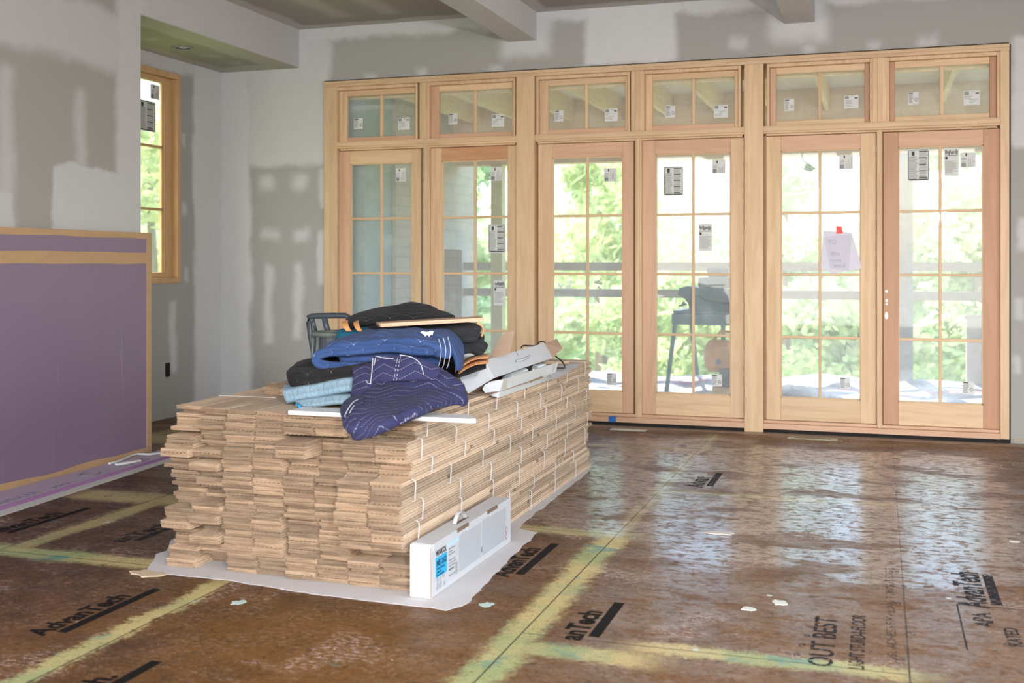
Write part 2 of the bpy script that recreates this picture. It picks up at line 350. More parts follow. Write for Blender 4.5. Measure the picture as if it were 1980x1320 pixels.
def glass_mat(name, haze=.10, tint=(.985, .992, .985)):  # haze: milky film on dirty glass that also paints in outdoor glare
    k = N(name); k.n.remove(k.b)
    tr = k.n.new('ShaderNodeBsdfTransparent'); tr.inputs[0].default_value = (*tint, 1)
    gl = k.n.new('ShaderNodeBsdfGlossy'); gl.inputs['Roughness'].default_value = .02; gl.inputs['Color'].default_value = (1, 1, 1, 1)
    tl = k.n.new('ShaderNodeBsdfTranslucent'); tl.inputs[0].default_value = (.93, .95, .93, 1)
    df = k.n.new('ShaderNodeBsdfDiffuse'); df.inputs[0].default_value = (.84, .84, .82, 1)
    lw = k.n.new('ShaderNodeLayerWeight'); lw.inputs[0].default_value = .25
    f = k.math('MULTIPLY', k.math('ADD', k.mul(lw.outputs['Fresnel'], .6), .02), 1.0, clamp=True)
    p = k.pos(); d = k.mul(k.math('ADD', k.step(k.noise(p, 3, 5, .7), .45, .75, .6, 1.3), 0.0), haze)
    d = k.math('ADD', d, k.mul(k.step(k.noise(k.vscale(p, (1, 1, .3)), 40, 4, .8), .66, .72), .05))
    m0 = k.n.new('ShaderNodeMixShader'); m0.inputs[0].default_value = .45; k.l.new(tl.outputs[0], m0.inputs[1]); k.l.new(df.outputs[0], m0.inputs[2])
    m1 = k.n.new('ShaderNodeMixShader'); k.l.new(f, m1.inputs[0]); k.l.new(tr.outputs[0], m1.inputs[1]); k.l.new(gl.outputs[0], m1.inputs[2])
    m2 = k.n.new('ShaderNodeMixShader'); k.l.new(d, m2.inputs[0]); k.l.new(m1.outputs[0], m2.inputs[1]); k.l.new(m0.outputs[0], m2.inputs[2])
    k.l.new(m2.outputs[0], k.out.inputs[0]); return k.m
M_glass = glass_mat('dusty_glare_glass', .21)
M_glass2 = glass_mat('window_glass', .05, (.95, .98, .9))

# ================================================================== THE ROOM
fl = MB(); fl.box(-6.3, XR+.2, YB-.2, D-.03, -.08, 0); floor = struct(fl.build('floor', M_floor))
# back wall (with the door opening)
b = MB(); b.box(XW-.2, FX0, D, D+.16, 0, HC+.1); b.box(FX1, XR+.2, D, D+.16, 0, HC+.1); b.box(FX0, FX1, D, D+.16, FTOP, HC+.1)
struct(b.build('wall_back', M_back))
# window wall, with its window opening
WY0, WY1, WZ0, WZ1 = 7.35, 8.775, 1.215, 3.12
b = MB(); b.box(XW-.16, XW, 6.9, WY0, 0, HC); b.box(XW-.16, XW, WY1, D, 0, HC); b.box(XW-.16, XW, WY0, WY1, 0, WZ0); b.box(XW-.16, XW, WY0, WY1, WZ1, HC)
struct(b.build('wall_window_side', M_win))
b = MB(); b.box(XL-.14, XL, YB, 7.06, 0, HC); b.box(XL-.14, XL, 7.06, D, 3.26, HC); struct(b.build('wall_left', M_near))
b = MB(); b.box(XW-.16, XL-.14, 6.86, 7.0, 0, HC); struct(b.build('wall_alcove', M_mudwhite))
b = MB(); b.box(XW, XL-.002, 7.06, D, 3.252, 3.30); struct(b.build('ceiling_soffit', M_soff))
b = MB(); b.box(XL, XR+.2, YB-.2, D, HC, HC+.1); struct(b.build('ceiling', M_ceil))
b = MB()   # rear wall and right wall with wide openings cut for the added fill lights
b.box(-5.4, -4.9, YB-.15, YB, 0, HC); b.box(3.0, XR+.2, YB-.15, YB, 0, HC); b.box(-4.9, 3.0, YB-.15, YB, 0, .15); b.box(-4.9, 3.0, YB-.15, YB, 3.5, HC)
struct(b.build('wall_rear', M_mudwhite))
b = MB(); b.box(XR, XR+.15, YB, 1.0, 0, HC); b.box(XR, XR+.15, 5.4, D, 0, HC); b.box(XR, XR+.15, 1.0, 5.4, 0, .8); b.box(XR, XR+.15, 1.0, 5.4, 3.0, HC)
struct(b.build('wall_right', M_mudwhite))
# boxed beams
for i, (x0, x1) in enumerate(((-3.14, -2.88), (-.74, -.50), (1.66, 1.90))):
    b = MB(); b.box(x0, x1, YB, D, 3.37, HC+.02); struct(b.build('trim_%d' % (i+1), M_mudwhite, bevel=.004))
# cut drywall edges
b = MB(); b.box(XW, FX0, D-.012, D-.002, .02, .05); b.box(FX1+.03, XR, D-.012, D-.002, .015, .035); struct(b.build('baseboard_back', plain('raw_edge', (.42, .33, .25), .9)))
# dark gap under the threshold and rough gap lines round the frame
b = MB(); b.box(FX0, FX1, D-.03, D+.12, -.02, .028); b.box(FX0-.012, FX0, D-.006, D+.1, .05, FTOP+.012); b.box(FX0, FX1, D-.006, D+.1, FTOP, FTOP+.013); b.box(FX1, FX1+.012, D-.006, D+.1, .0, FTOP)
struct(b.build('trim_10', M_gap))

# ------------------------------------------------------------------ door wall frame
YF = 9.43; YD = 9.50; TBZ0_ = 2.455
tn = [10]
def trim(b, mat, bevel=.003):
    tn[0] += 1; return struct(b.build('trim_%d' % tn[0], mat, bevel=bevel))
def fx(u): return WX(u, YF)
LJ = (FX0, WX(652, YF)); RJ = (WX(1934, YF), FX1)
b = MB(); b.box(LJ[0], LJ[1], YF, 9.6, .03, FTOP-.002); b.box(LJ[1], LJ[1]+.03, 9.53, 9.6, .075, TBZ0_); trim(b, M_firZ)
b = MB(); b.box(RJ[0], RJ[1], YF, 9.6, .03, FTOP-.002); b.box(RJ[0]-.03, RJ[0], 9.53, 9.6, .075, TBZ0_); trim(b, M_firZ)
b = MB(); b.box(FX0, FX1, YF-.012, 9.6, FTOP-.055, FTOP); b.box(FX0, FX1, YF-.02, YF, FTOP-.03, FTOP-.004); trim(b, M_firX)
for (u0, u1) in ((999, 1034), (1440, 1476)):
    b = MB(); b.box(fx(u0), fx(u1), YF-.015, 9.6, .0, FTOP-.055); b.box(fx(u0)-.035, fx(u1)+.035, 9.53, 9.6, .07, TBZ0_); trim(b, M_firZ)
TBZ0, TBZ1 = 2.455, 2.53
secs = [(652, 999), (1034, 1440), (1476, 1934)]
for (u0, u1) in secs:
    b = MB(); b.box(fx(u0), fx(u1), YF, 9.6, TBZ0+.012, TBZ1); b.box(fx(u0), fx(u1), YF-.012, YF, TBZ0+.03, TBZ1-.012); b.box(fx(u0)+.02, fx(u1)-.02, YF+.02, 9.6, TBZ0-.004, TBZ0+.012); trim(b, M_firX)
    b = MB(); b.box(fx(u0), fx(u1), YF-.02, 9.62, .03, .075); b.box(fx(u0), fx(u1), YF+.02, 9.62, .075, .098); trim(b, M_pinkX)
for (u0, u1) in ((811, 830), (1220, 1245), (1687, 1715)):
    b = MB(); b.box(fx(u0), fx(u1), YF, 9.6, TBZ1, FTOP-.055); c_ = (fx(u0)+fx(u1))/2; b.box(c_-.018, c_+.018, YF-.008, YF, TBZ1, FTOP-.055); trim(b, M_firZ)
for (u0, u1) in ((818, 829.5), (1228, 1240), (1695, 1706)):
    b = MB(); b.box(fx(u0), fx(u1), YF+.012, 9.6, .075, TBZ0+.012); b.box(fx(u0)-.035, fx(u1)+.035, 9.53, 9.6, .075, TBZ0); c_ = (fx(u0)+fx(u1))/2; b.box(c_-.012, c_+.012, YF+.002, YF+.012, .075, TBZ0+.012); trim(b, M_firZ)

# ------------------------------------------------------------------ printed stickers
M_paper = plain('label_paper', (.62, .63, .62), .6); M_ink = plain('label_ink', (.03, .03, .032), .6); M_ink2 = plain('grey_ink', (.22, .23, .24), .6)
def sticker(parent, x, z, w, h, kind, Y, yaw=None):
    """printed paper label on the room side of the glass; facing -Y"""
    M = Matrix.Identity(4) if yaw is None else yaw
    rz = random.Random(int(x*1000+z*77))
    def bx(m, a0, a1, c0, c1, d0, d1): m.box(a0, a1, d0, d1, c0, c1, M)
    p = MB(); bx(p, x-w/2, x+w/2, z-h/2, z+h/2, Y-.0012, Y)
    s = p.build('sticker', M_paper, parent); s['label'] = 'white printed label on the glass'
    q = MB(); d0, d1 = Y-.0018, Y-.0012
    L, R, T, B = x-w/2+w*.06, x+w/2-w*.06, z+h/2-h*.05, z-h/2+h*.05
    if kind == 'a':
        bx(q, L, L+w*.45, T-h*.08, T, d0, d1)
        for i in range(9):
            zz = T-h*(.16+.08*i); bx(q, L, L+w*rz.uniform(.3, .5), zz, zz+h*.025, d0, d1)
        for i in range(8):
            t = i*math.pi/4; cx, cz = x+w*.28+math.cos(t)*w*.12, z-h*.12+math.sin(t)*h*.12; bx(q, cx-w*.05, cx+w*.05, cz-h*.02, cz+h*.02, d0, d1)
    elif kind == 'b':
        for i in range(7): bx(q, L+w*.04*i, L+w*.04*i+w*.022, T-h*.24, T, d0, d1)
        bx(q, R-w*.22, R, T-h*.2, T-h*.1, d0, d1); bx(q, L+w*.4, L+w*.62, T-h*.05, T-h*.03, d0, d1)
        for i in range(5):
            zz = T-h*(.36+.11*i); a = L+w*rz.choice([0, .0, .3]); bx(q, a, a+w*rz.uniform(.2, .55), zz, zz+h*.02, d0, d1)
    elif kind == 'c':
        bx(q, x-w*.18, x-w*.08, T-h*.2, T, d0, d1)
        for i in range(6): bx(q, L+w*.05*i, L+w*.05*i+w*.03, B, B+h*.28, d0, d1)
        for i in range(4): bx(q, x+w*(.02+.12*i), x+w*(.04+.12*i), B, B+h*rz.uniform(.3, .8), d0, d1)
        for i in range(3): bx(q, L, L+w*.3, T-h*(.35+.1*i), T-h*(.33+.1*i), d0, d1)
    elif kind == 'd':
        for t in ((L-w*.04, L-w*.01), (R+w*.01, R+w*.04)): bx(q, t[0], t[1], B, T, d0, d1)
        bx(q, L, R, B-h*.02, B+h*.01, d0, d1); bx(q, L, R, T+h*.01, T+h*.03, d0, d1)
        bx(q, L+w*.12, L+w*.26, T-h*.16, T-h*.02, d0, d1); bx(q, L+w*.05, L+w*.35, T-h*.2, T-h*.185, d0, d1)
        for i in range(26):
            zz = T-h*(.04+.034*i)
            if i > 5: bx(q, L, L+w*rz.uniform(.3, .42), zz, zz+h*.010, d0, d1)
            bx(q, x+w*.02, x+w*rz.uniform(.34, .43), zz, zz+h*(.010 if i % 6 else .028), d0, d1)
    elif kind == 'e':
        for i in range(11): bx(q, L+w*.08*i, L+w*.08*i+w*.055, T-h*rz.uniform(.12, .2), T-h*rz.uniform(0, .08), d0, d1)
        bx(q, L, R, T-h*.23, T-h*.21, d0, d1); bx(q, L, L+w*.16, T-h*.36, T-h*.26, d0, d1)
        for i in range(14): bx(q, L, L+w*rz.uniform(.5, .86), T-h*(.42+.033*i), T-h*(.412+.033*i), d0, d1)
    q.build('printing', M_ink, s)
STK = {
 'T1': [(693, 239, 17, 21, 'a'), (781, 239, 23, 23, 'b')], 'T2': [(876, 230, 17, 21, 'a'), (963, 233, 24, 24, 'b')],
 'T3': [(1081, 224, 17, 22, 'a'), (1182, 222, 25, 25, 'b')], 'T4': [(1296, 216, 19, 23, 'a'), (1394, 215, 27, 25, 'b')],
 'T5': [(1526, 203, 19, 23, 'a'), (1646, 197, 28, 25, 'b')], 'T6': [(1766, 190, 21, 24, 'a'), (1879, 189, 32, 28, 'b')],
 'D1': [(775, 338, 19, 26, 'c')], 'D2': [(960, 336, 23, 26, 'c'), (961, 461, 33, 55, 'd'), (966, 566, 22, 48, 'e')],
 'D3': [(1180, 338, 24, 26, 'c'), (1183, 733, 19, 23, 'a')],
 'D4': [(1302, 350, 38, 57, 'd'), (1390, 322, 26, 26, 'c'), (1364, 459, 26, 53, 'e'), (1386, 735, 20, 23, 'a')],
 'D5': [(1636, 313, 27, 28, 'c'), (1634, 741, 20, 23, 'a')],
 'D6': [(1776, 319, 42, 62, 'd'), (1840, 313, 28, 54, 'e'), (1872, 309, 29, 29, 'c'), (1872, 750, 22, 25, 'a')]}
def put_stickers(root, key, Y):
    for (u, v, w, h, kd) in STK[key]:
        c = P(u, v, Y); w_ = WX(u+w/2, Y)-WX(u-w/2, Y); h_ = WZ(u, v-h/2, Y)-WZ(u, v+h/2, Y)
        sticker(root, c.x, c.z, w_, h_, kd, Y)
# transom windows
GZ0, GZ1 = 2.575, 2.962
for i, (s0, s1, g0, g1, mu, ms, mr) in enumerate([
    (653, 811, 672, 804, 738, M_firZ, M_pinkX), (830, 999, 850, 991, 919, M_pinkZ, M_pinkX), (1041, 1220, 1061, 1210, 1134, M_firZ, M_pinkX),
    (1245, 1433, 1262, 1421, 1341.5, M_firZ, M_pinkX), (1485, 1686, 1501, 1672, 1585, M_pinkZ, M_firX), (1715, 1931, 1730, 1913, 1821, M_redZ, M_firX)]):
    Y = 9.50; r = struct(empty('window_%d' % (i+2), ((WX(s0, Y)+WX(s1, Y))/2, Y, TBZ1)))
    r.location = (0, 0, 0)
    x0, x1 = WX(s0, Y)-.005, WX(s1, Y)+.005; a0, a1 = WX(g0, Y), WX(g1, Y); m = WX(mu, Y)
    # stop moulding, then sash
    b = MB(); b.box(x0, x0+.022, YF+.012, 9.56, TBZ1, FTOP-.055); b.box(x1-.022, x1, YF+.012, 9.56, TBZ1, FTOP-.055); b.box(x0+.022, x1-.022, YF+.012, 9.56, FTOP-.085, FTOP-.055)
    b.build('stop_moulding', M_firZ, r, bevel=.004)
    b = MB(); b.box(x0+.022, a0, Y-.015, Y+.03, TBZ1, FTOP-.085); b.build('stile', ms, r, bevel=.004)
    b = MB(); b.box(a1, x1-.022, Y-.015, Y+.03, TBZ1, FTOP-.085); b.build('stile', M_redZ if i in (4, 5) else M_firZ, r, bevel=.004)
    b = MB(); b.box(a0, a1, Y-.015, Y+.03, GZ1, FTOP-.085); b.build('top_rail', M_firX, r, bevel=.004)
    b = MB(); b.box(a0, a1, Y-.015, Y+.03, TBZ1, GZ0); b.build('bottom_rail', mr, r, bevel=.004)
    b = MB(); b.box(m-.013, m+.013, Y-.008, Y+.03, GZ0, GZ1); b.build('muntin', M_firZ, r, bevel=.004)
    b = MB(); b.box(a0, a1, Y+.008, Y+.013, GZ0, GZ1); b.build('glass_pane', M_glass, r)
    put_stickers(r, 'T%d' % (i+1), Y+.0075)
# doors
DZ0, DZ1, DG0, DG1 = .100, 2.448, .285, 2.325
rows = [1.812, 1.303, .787]
for i, (s0, s1, g0, g1, mu, ml, mr_, mt, mbt) in enumerate([
    (656, 815.5, 679, 798, 738, M_pinkZ, M_firZ, M_firX, M_firX), (832, 1001, 856, 983.6, 919, M_firZ, M_firZ, M_redX, M_firX),
    (1042, 1226, 1069, 1204.5, 1136, M_firZ, M_pinkZ, M_pinkX, M_firX), (1242, 1439, 1268.6, 1413, 1340.5, M_pinkZ, M_firZ, M_pinkX, M_firX),
    (1482, 1694, 1510, 1664, 1585.5, M_firZ, M_firZ, M_pinkX, M_firX), (1708, 1934, 1737, 1901, 1818, M_redZ, M_redZ, M_pinkX, M_firX)]):
    Y = YD; r = struct(empty('door_%d' % (i+1)))
    x0, x1, a0, a1, m = WX(s0, Y), WX(s1, Y), WX(g0, Y), WX(g1, Y), WX(mu, Y)
    b = MB(); b.box(x0, a0, Y-.02, Y+.025, DZ0, DZ1); b.build('stile', ml, r, bevel=.003)
    b = MB(); b.box(a1, x1, Y-.02, Y+.025, DZ0, DZ1); b.build('stile', mr_, r, bevel=.003)
    b = MB(); b.box(a0, a1, Y-.0195, Y+.025, DG1, DZ1); b.build('top_rail', mt, r, bevel=.003)
    b = MB(); b.box(a0, a1, Y-.0195, Y+.025, DZ0, DG0); b.build('bottom_rail', mbt, r, bevel=.003)
    b = MB(); b.box(m-.011, m+.011, Y-.012, Y+.02, DG0, DG1); b.build('muntin', M_firZ, r, bevel=.004)
    for z in rows:
        b = MB(); b.box(a0, a1, Y-.010, Y+.02, z-.011, z+.011); b.build('muntin', M_firX, r, bevel=.004)
    b = MB()
    for (q0, q1, z0, z1) in ((a0, a0+.008, DG0, DG1), (a1-.008, a1, DG0, DG1)): b.box(q0, q1, Y-.014, Y+.02, z0, z1)
    b.box(a0, a1, Y-.014, Y+.02, DG0, DG0+.008); b.box(a0, a1, Y-.014, Y+.02, DG1-.008, DG1); b.build('glazing_bead', M_firZ, r)
    b = MB(); b.box(a0, a1, Y+.002, Y+.007, DG0, DG1); b.build('glass_pane', M_glass, r)
    put_stickers(r, 'D%d' % (i+1), Y+.0015)
    if i == 5:
        for (u, v, rx, rz_) in ((1714, 563, .011, .011), (1714.5, 581, .011, .012), (1714.5, 588, .009, .008), (1714, 610, .013, .030)):  # pale discs painted in for daylight shining through the lock holes
            c = P(u, v, Y-.021); b = MB(); b.sheet([(c.x+math.cos(t*math.pi/8)*rx, c.y, c.z+math.sin(t*math.pi/8)*rz_) for t in range(16)], .003)
            o = b.build('lock_bore', plain('bore_daylight_paint', (.85, .86, .82), .35), r); o['label'] = 'pale disc painted as daylight in a bored lock hole'
# left window
r = struct(empty('window_1')); X = XW
def ybox(b, y0, y1, z0, z1, x0, x1): b.box(x0, x1, y0, y1, z0, z1)
b = MB()
ybox(b, WY0, WY1, WZ0, WZ0+.05, X-.14, X+.012); ybox(b, WY0, WY1, WZ1-.05, WZ1, X-.14, X+.012); ybox(b, WY1-.05, WY1, WZ0+.05, WZ1-.05, X-.14, X+.012); ybox(b, WY0, WY0+.05, WZ0+.05, WZ1-.05, X-.14, X+.012)
b.build('jamb', M_yelY, r, bevel=.004)
b = MB(); ybox(b, WY1-.17, WY1-.05, WZ0+.05, WZ1-.05, X-.09, X-.045); ybox(b, WY0+.05, WY0+.15, WZ0+.05, WZ1-.05, X-.09, X-.045)
ybox(b, WY0+.15, WY1-.17, WZ0+.05, WZ0+.10, X-.09, X-.045); ybox(b, WY0+.15, WY1-.17, WZ1-.10, WZ1-.05, X-.09, X-.045); ybox(b, WY1-.19, WY1-.17, WZ0+.1, WZ1-.1, X-.08, X-.055)
b.build('sash', M_yelY, r, bevel=.005)
b = MB()
for z in (2.44, 1.88): ybox(b, WY0+.15, WY1-.17, z-.011, z+.011, X-.082, X-.055)
ybox(b, 8.0, 8.022, WZ0+.1, WZ1-.1, X-.082, X-.055)
b.build('muntin', M_yelY, r)
b = MB(); ybox(b, WY0+.15, WY1-.17, WZ0+.1, WZ1-.1, X-.070, X-.065); b.build('glass_pane', M_glass2, r)
Rw = Matrix.Translation((X-.062, 0, 0)) @ Matrix.Rotation(math.pi/2, 4, 'Z')
for (u, v, w, h, kd) in ((300, 178, .13, .13, 'c'), (284, 224, .25, .27, 'd')):
    yy = YofX(u, X-.06); zz = WZ(u, v, yy); sticker(r, yy, zz, w, h, kd, 0, Rw)
# wall outlet cut-out, recessed light
b = MB(); b.box(XW-.002, XW+.003, 8.555, 8.625, .38, .50); b.box(XW+.001, XW+.004, 8.565, 8.615, .372, .385)
o = b.build('outlet_cutout', M_gap); tag(o, 'dark rectangular outlet cut-out in the grey drywall below the side window', 'outlet')
b = MB()
cx, cy = -5.69, 8.24
b.tube([(cx+math.cos(t*math.pi/12)*.075, cy+math.sin(t*math.pi/12)*.075, 3.247) for t in range(24)], .008, 6, True)
rl = b.build('recessed_light', plain('can_trim', (.25, .25, .25), .4)); tag(rl, 'small round recessed ceiling light in the low soffit', 'ceiling light')
b = MB(); b.sheet([(cx+math.cos(t*math.pi/12)*.07, cy+math.sin(t*math.pi/12)*.07, 3.2495) for t in range(24)], .001); b.build('baffle', M_black, rl)
b = MB(); b.sheet([(cx+.01+math.cos(t*math.pi/12)*.035, cy+math.sin(t*math.pi/12)*.035, 3.2470) for t in range(24)], .001); b.build('lamp_lens', plain('lens', (.8, .8, .8), .15), rl)
# blue tape on the threshold, paper note on door 5
b = MB(); x = WX(1183, 9.4); b.box(x-.03, x+.035, YF-.0225, YF-.0205, .03, .077); b.box(x-.02, x+.045, YF-.02, YF+.02, .0755, .077)
tag(b.build('masking_tape', M_blue_tape), 'small piece of blue masking tape over the door threshold', 'tape')
nt = empty('paper_note'); tag(nt, 'white handwritten paper sheets stuck on the door glass with red tape', 'note')
Yn = 9.478
M_note = plain('note_paper', (.66, .64, .74), .7, nz=.03)
b = MB(); b.sheet([P(u, v, Yn) for (u, v) in ((1592, 446), (1646, 449), (1656, 480), (1666, 518), (1610, 529), (1587, 518))][::-1], .0015)
s1 = b.build('paper_sheet', M_note, nt)
b = MB(); b.sheet([P(u, v, Yn-.004) for (u, v) in ((1594, 458), (1647, 452), (1641, 523), (1605, 519))][::-1], .001); s2 = b.build('paper_sheet', plain('note_paper_front', (.58, .56, .66), .7, nz=.03), nt)
def facing(x, y, z): return Matrix.Translation((x, y, z)) @ Matrix.Rotation(math.pi/2, 4, 'X')
for (t, u, v, s) in (('TO', 1600, 472, .05), ('this', 1606, 494, .05), ('room', 1604, 506, .04), ('wood', 1612, 516, .04)):
    p = P(u, v, Yn-.0065); text_obj('handwriting', t, s, facing(*p), plain('pencil', (.38, .37, .45), .8), s2)
b = MB(); b.sheet([P(u, v, Yn-.007) for (u, v) in ((1617, 437), (1627, 438), (1630, 451), (1617, 452))][::-1], .001); b.build('red_tape', plain('red_tape', (.85, .05, .06), .5), nt)

mn = empty('mesh_scrap'); tag(mn, 'small torn green mesh scrap hanging on the fifth door glass', 'scrap')
M_msh = plain('green_mesh', (.25, .34, .28), .8)
b = MB(); b.tube(smooth_path_([P(1550, 294, Yn), P(1553, 310, Yn), P(1563, 316, Yn), P(1577, 327, Yn)]), .0022, 5); b.tube([P(1564, 317, Yn), P(1568, 334, Yn)], .0018, 5); b.build('cord', M_msh, mn)
b = MB(); b.sheet([P(q[0], q[1], Yn) for q in ((1559, 315), (1554, 328), (1566, 331), (1576, 327))][::-1], .001); b.build('netting', plain('green_netting', (.45, .55, .46), .8), mn)

# ================================================================== THE FLOORING STACK
TH = .0183; BW = .1525
def board_mesh(name, L, flip, tongue):
    """tongue-and-groove board, length along +Y from 0, relief grooves on one face"""
    prof = []                       # cross-section in x,z counter-clockwise, tongue at +x, groove at -x
    w, t = BW, TH-.0006
    ng = 6; gw = .0125; pitch = (w-.024)/ng
    prof.append((0, 0))
    for i in range(ng):
        c = .012+pitch*(i+.5)
        prof += [(c-gw*.5, 0), (c-gw*.25, .0024), (c+gw*.25, .0024), (c+gw*.5, 0)]
    prof += [(w-.005, 0), (w-.005, .006), (w, .0065), (w, .0105), (w-.005, .011), (w-.005, t-.001), (w-.006, t), (.001, t), (0, t-.001), (0, .0112), (.005, .0105), (.005, .0068), (0, .0062)]
    if flip: prof = [(w-x, t-z) for x, z in prof]
    n = len(prof); v = [(x, 0, z) for x, z in prof]+[(x, L, z) for x, z in prof]
    f = [tuple(range(n)), tuple(range(2*n-1, n-1, -1))]
    f += [(i, i+n, (i+1) % n+n, (i+1) % n) for i in range(n)]
    mb = MB(); mb.v = v; mb.f = f; nf = len(f)
    if tongue == 1: mb.box(.007, w-.007, -.008, .001, .0062, .0108)
    elif tongue == 2:
        mb.box(.006, w-.006, -.008, .001, .0118, t-.0002); mb.box(.006, w-.006, -.008, .001, .0032, .0058)
    me = bpy.data.meshes.new(name); me.from_pydata(mb.v, [], mb.f); me.update(); me.materials.append(M_board); me.materials.append(M_boardend)
    for i, p_ in enumerate(me.polygons):
        if i < 2 or (i >= nf and abs(p_.normal.y) > .5): p_.material_index = 1
    return me
LEN = 3.03
VAR = [board_mesh('board', LEN, fl_, tg) for fl_ in (0, 1) for tg in (1, 2, 2)]
Z0 = .003
colx = [(-3.13, -2.978), (-2.822, -2.668), (-2.508, -2.355), (-2.192, -2.038)]
colx = [(-3.13, -2.976), (-2.815, -2.661), (-2.50, -2.346), (-2.192, -2.038)]
A = [341,356,342,342,342,329,352,322,320,318,310,310,330,330,318,335,330,330,340,333,345,345,337,341,345,318,318,320,310,312,345,335,340,340,337,325,326,328,321,321]
B = [388,397,384,385,376,388,388,392,386,400,373,375,395,364,366,385,388,377,377,388,405,405,400,371,371,376,362,364,392,395,395,366,367,388,388,388,392,405,408,410]
cnt = [[5]*8, [5]*8, [5]*8, [5, 5, 4, 5, 5, 6, 4, 6]]
ul = [None, [434, 430, 426, 428, 433, 426, 429, 437], [545, 552, 556, 546, 546, 555, 555, 551], None]
ur = [801, 786, 795, 778, 773, 780, 818, 797]
colname = ['leftmost stack column', 'second stack column from left', 'third stack column from left', 'rightmost stack column']
ordn = ['top', 'second from the top', 'third from the top', 'fourth from the top', 'fourth from the floor', 'third from the floor', 'second from the floor', 'bottom']
rs = random.Random(11)
def place_board(par, me, x, y, z, loc0, rz=0):
    o = bpy.data.objects.new('board', me); COL.objects.link(o); o.parent = par
    o.location = (x-loc0[0], y-loc0[1], z-loc0[2]); o.rotation_euler = (0, 0, rz); return o
def strap(par, loc0, x0, x1, z0, z1, y, bow=0):
    w = .0045; e = .0016; b = MB(); x0 -= e; x1 += e; z0 -= 0.0; z1 += e
    q = [Vector((x0, y, z1)), Vector((x1-.01, y, z1)), Vector((x1+.001, y, z1-.004))]
    for i in range(1, 6): q.append(Vector((x1+.0015+bow*math.sin(i/6*math.pi), y+.004*math.sin(i*1.1), z1-(z1-z0)*i/6)))
    q.append(Vector((x1, y, z0+.001)))
    q.append(Vector((x0, y, z0+.0005)))
    n = len(q)
    for i in range(n):
        a, c = q[i], q[(i+1) % n]
        for s_ in (0,):
            nn = Vector((-(c-a).z, 0, (c-a).x)).normalized()*.0008
            W_ = Vector((0, w, 0)); b.hexa([a-W_-nn, c-W_-nn, c+W_-nn, a+W_-nn, a-W_+nn, c-W_+nn, c+W_+nn, a+W_+nn])
    b.v = [(v[0]-loc0[0], v[1]-loc0[1], v[2]-loc0[2]) for v in b.v]
    return b.build('strap', M_strap, par)
for ci in range(4):
    ztop = Z0+40*TH; lay = 0
    for bi, n in enumerate(cnt[ci]):
        zt = ztop-lay*TH; zb = zt-n*TH
        xl = colx[ci][0]
        if ci in (1, 2): yb = YofX(ul[ci][bi], xl)
        elif ci == 3: yb = YofX(ur[bi], -1.885)
        else: yb = 4.35
        loc0 = (xl+.15, yb, zb)
        root = empty('flooring_bundle', loc0)
        tag(root, 'strapped wood flooring bundle, %s of the %s' % (ordn[bi], colname[ci]), 'lumber', 'strapped bundles in the flooring stack')
        dx = rs.uniform(-.003, .003)
        for k in range(n):
            z = zb+(n-1-k)*TH; gl = lay+k
            for s_ in (0, 1):
                x = colx[ci][s_]+dx+rs.uniform(-.003, .003); flip = gl % 2
                if ci == 0: y = YofX((A, B)[s_][min(gl, 39)], colx[0][s_]); y = min(y, 4.75)
                else: y = yb+abs(rs.gauss(0, .014))
                if ci == 2 and bi == 1: y = yb-.09 if (s_ == 0 and k > 0) else (yb+.05 if k > 0 else yb+.22)
                me = VAR[flip*3+rs.choice((0, 1, 2, 1))]
                if ci == 3 and s_ == 1:
                    L = 7.46-y+rs.uniform(-.09, .06); sp = rs.uniform(.5, L-.5); g_ = rs.uniform(.001, .004)
                    if rs.random() < .5: g_ = rs.uniform(.02, .05)
                    t0 = rs.choice((0, 1, 2))
                    place_board(root, board_mesh('board', sp, flip, t0), x, y, z, loc0)
                    if rs.random() < .6 and L-sp > 1.3:
                        s2 = sp+rs.uniform(.5, L-sp-.4); g2 = rs.choice((.002, .003, .02))
                        place_board(root, board_mesh('board', s2-sp-g_, flip, 0), x+rs.uniform(-.0015, .0015), y+sp+g_, z, loc0)
                        place_board(root, board_mesh('board', L-s2-g2, flip, 0), x+rs.uniform(-.0015, .0015), y+s2+g2, z, loc0)
                    else:
                        place_board(root, board_mesh('board', L-sp-g_, flip, 0), x+rs.uniform(-.002, .002), y+sp+g_, z, loc0)
                else:
                    place_board(root, me, x, y, z, loc0)
        x0_, x1_ = colx[ci][0]-.006, colx[ci][1]+BW+.008
        if ci == 3:
            yy = yb+rs.uniform(.10, .22)
            while yy < 7.35:
                strap(root, loc0, x0_, x1_+.003, zb, zt, yy, rs.uniform(0, .003)); yy += rs.uniform(.40, .52)
        elif bi == 0:
            for yy in (4.86, 5.6, 6.3, 7.0): strap(root, loc0, x0_, x1_, zb, zt, yy+.1*ci)
        lay += n
PT = Z0+40*TH
# loose boards lying on the stack
for i, (x, y, rz, z, L, lab) in enumerate([(-2.96, 4.99, -.42, PT+.0025, .55, 'short loose flooring board on the stack, under two others behind the dark blanket'),
        (-2.965, 4.98, -.40, PT+.0025+TH, .56, 'short loose flooring board, the middle one of three behind the dark blanket'),
        (-2.95, 5.00, -.38, PT+.0025+2*TH, .52, 'short loose flooring board, topmost of three behind the dark blanket'),
        (-2.36, 7.05, -1.15, PT+.0025, .40, 'loose wood board lying askew at the far end of the flooring stack')]):
    o = bpy.data.objects.new('loose_board', board_mesh('loose_board', L, 1 if i == 2 else 0, 1)); COL.objects.link(o)
    o.location = (x, y, z); o.rotation_euler = (0, 0, rz); tag(o, lab, 'board', 'loose boards on the stack')
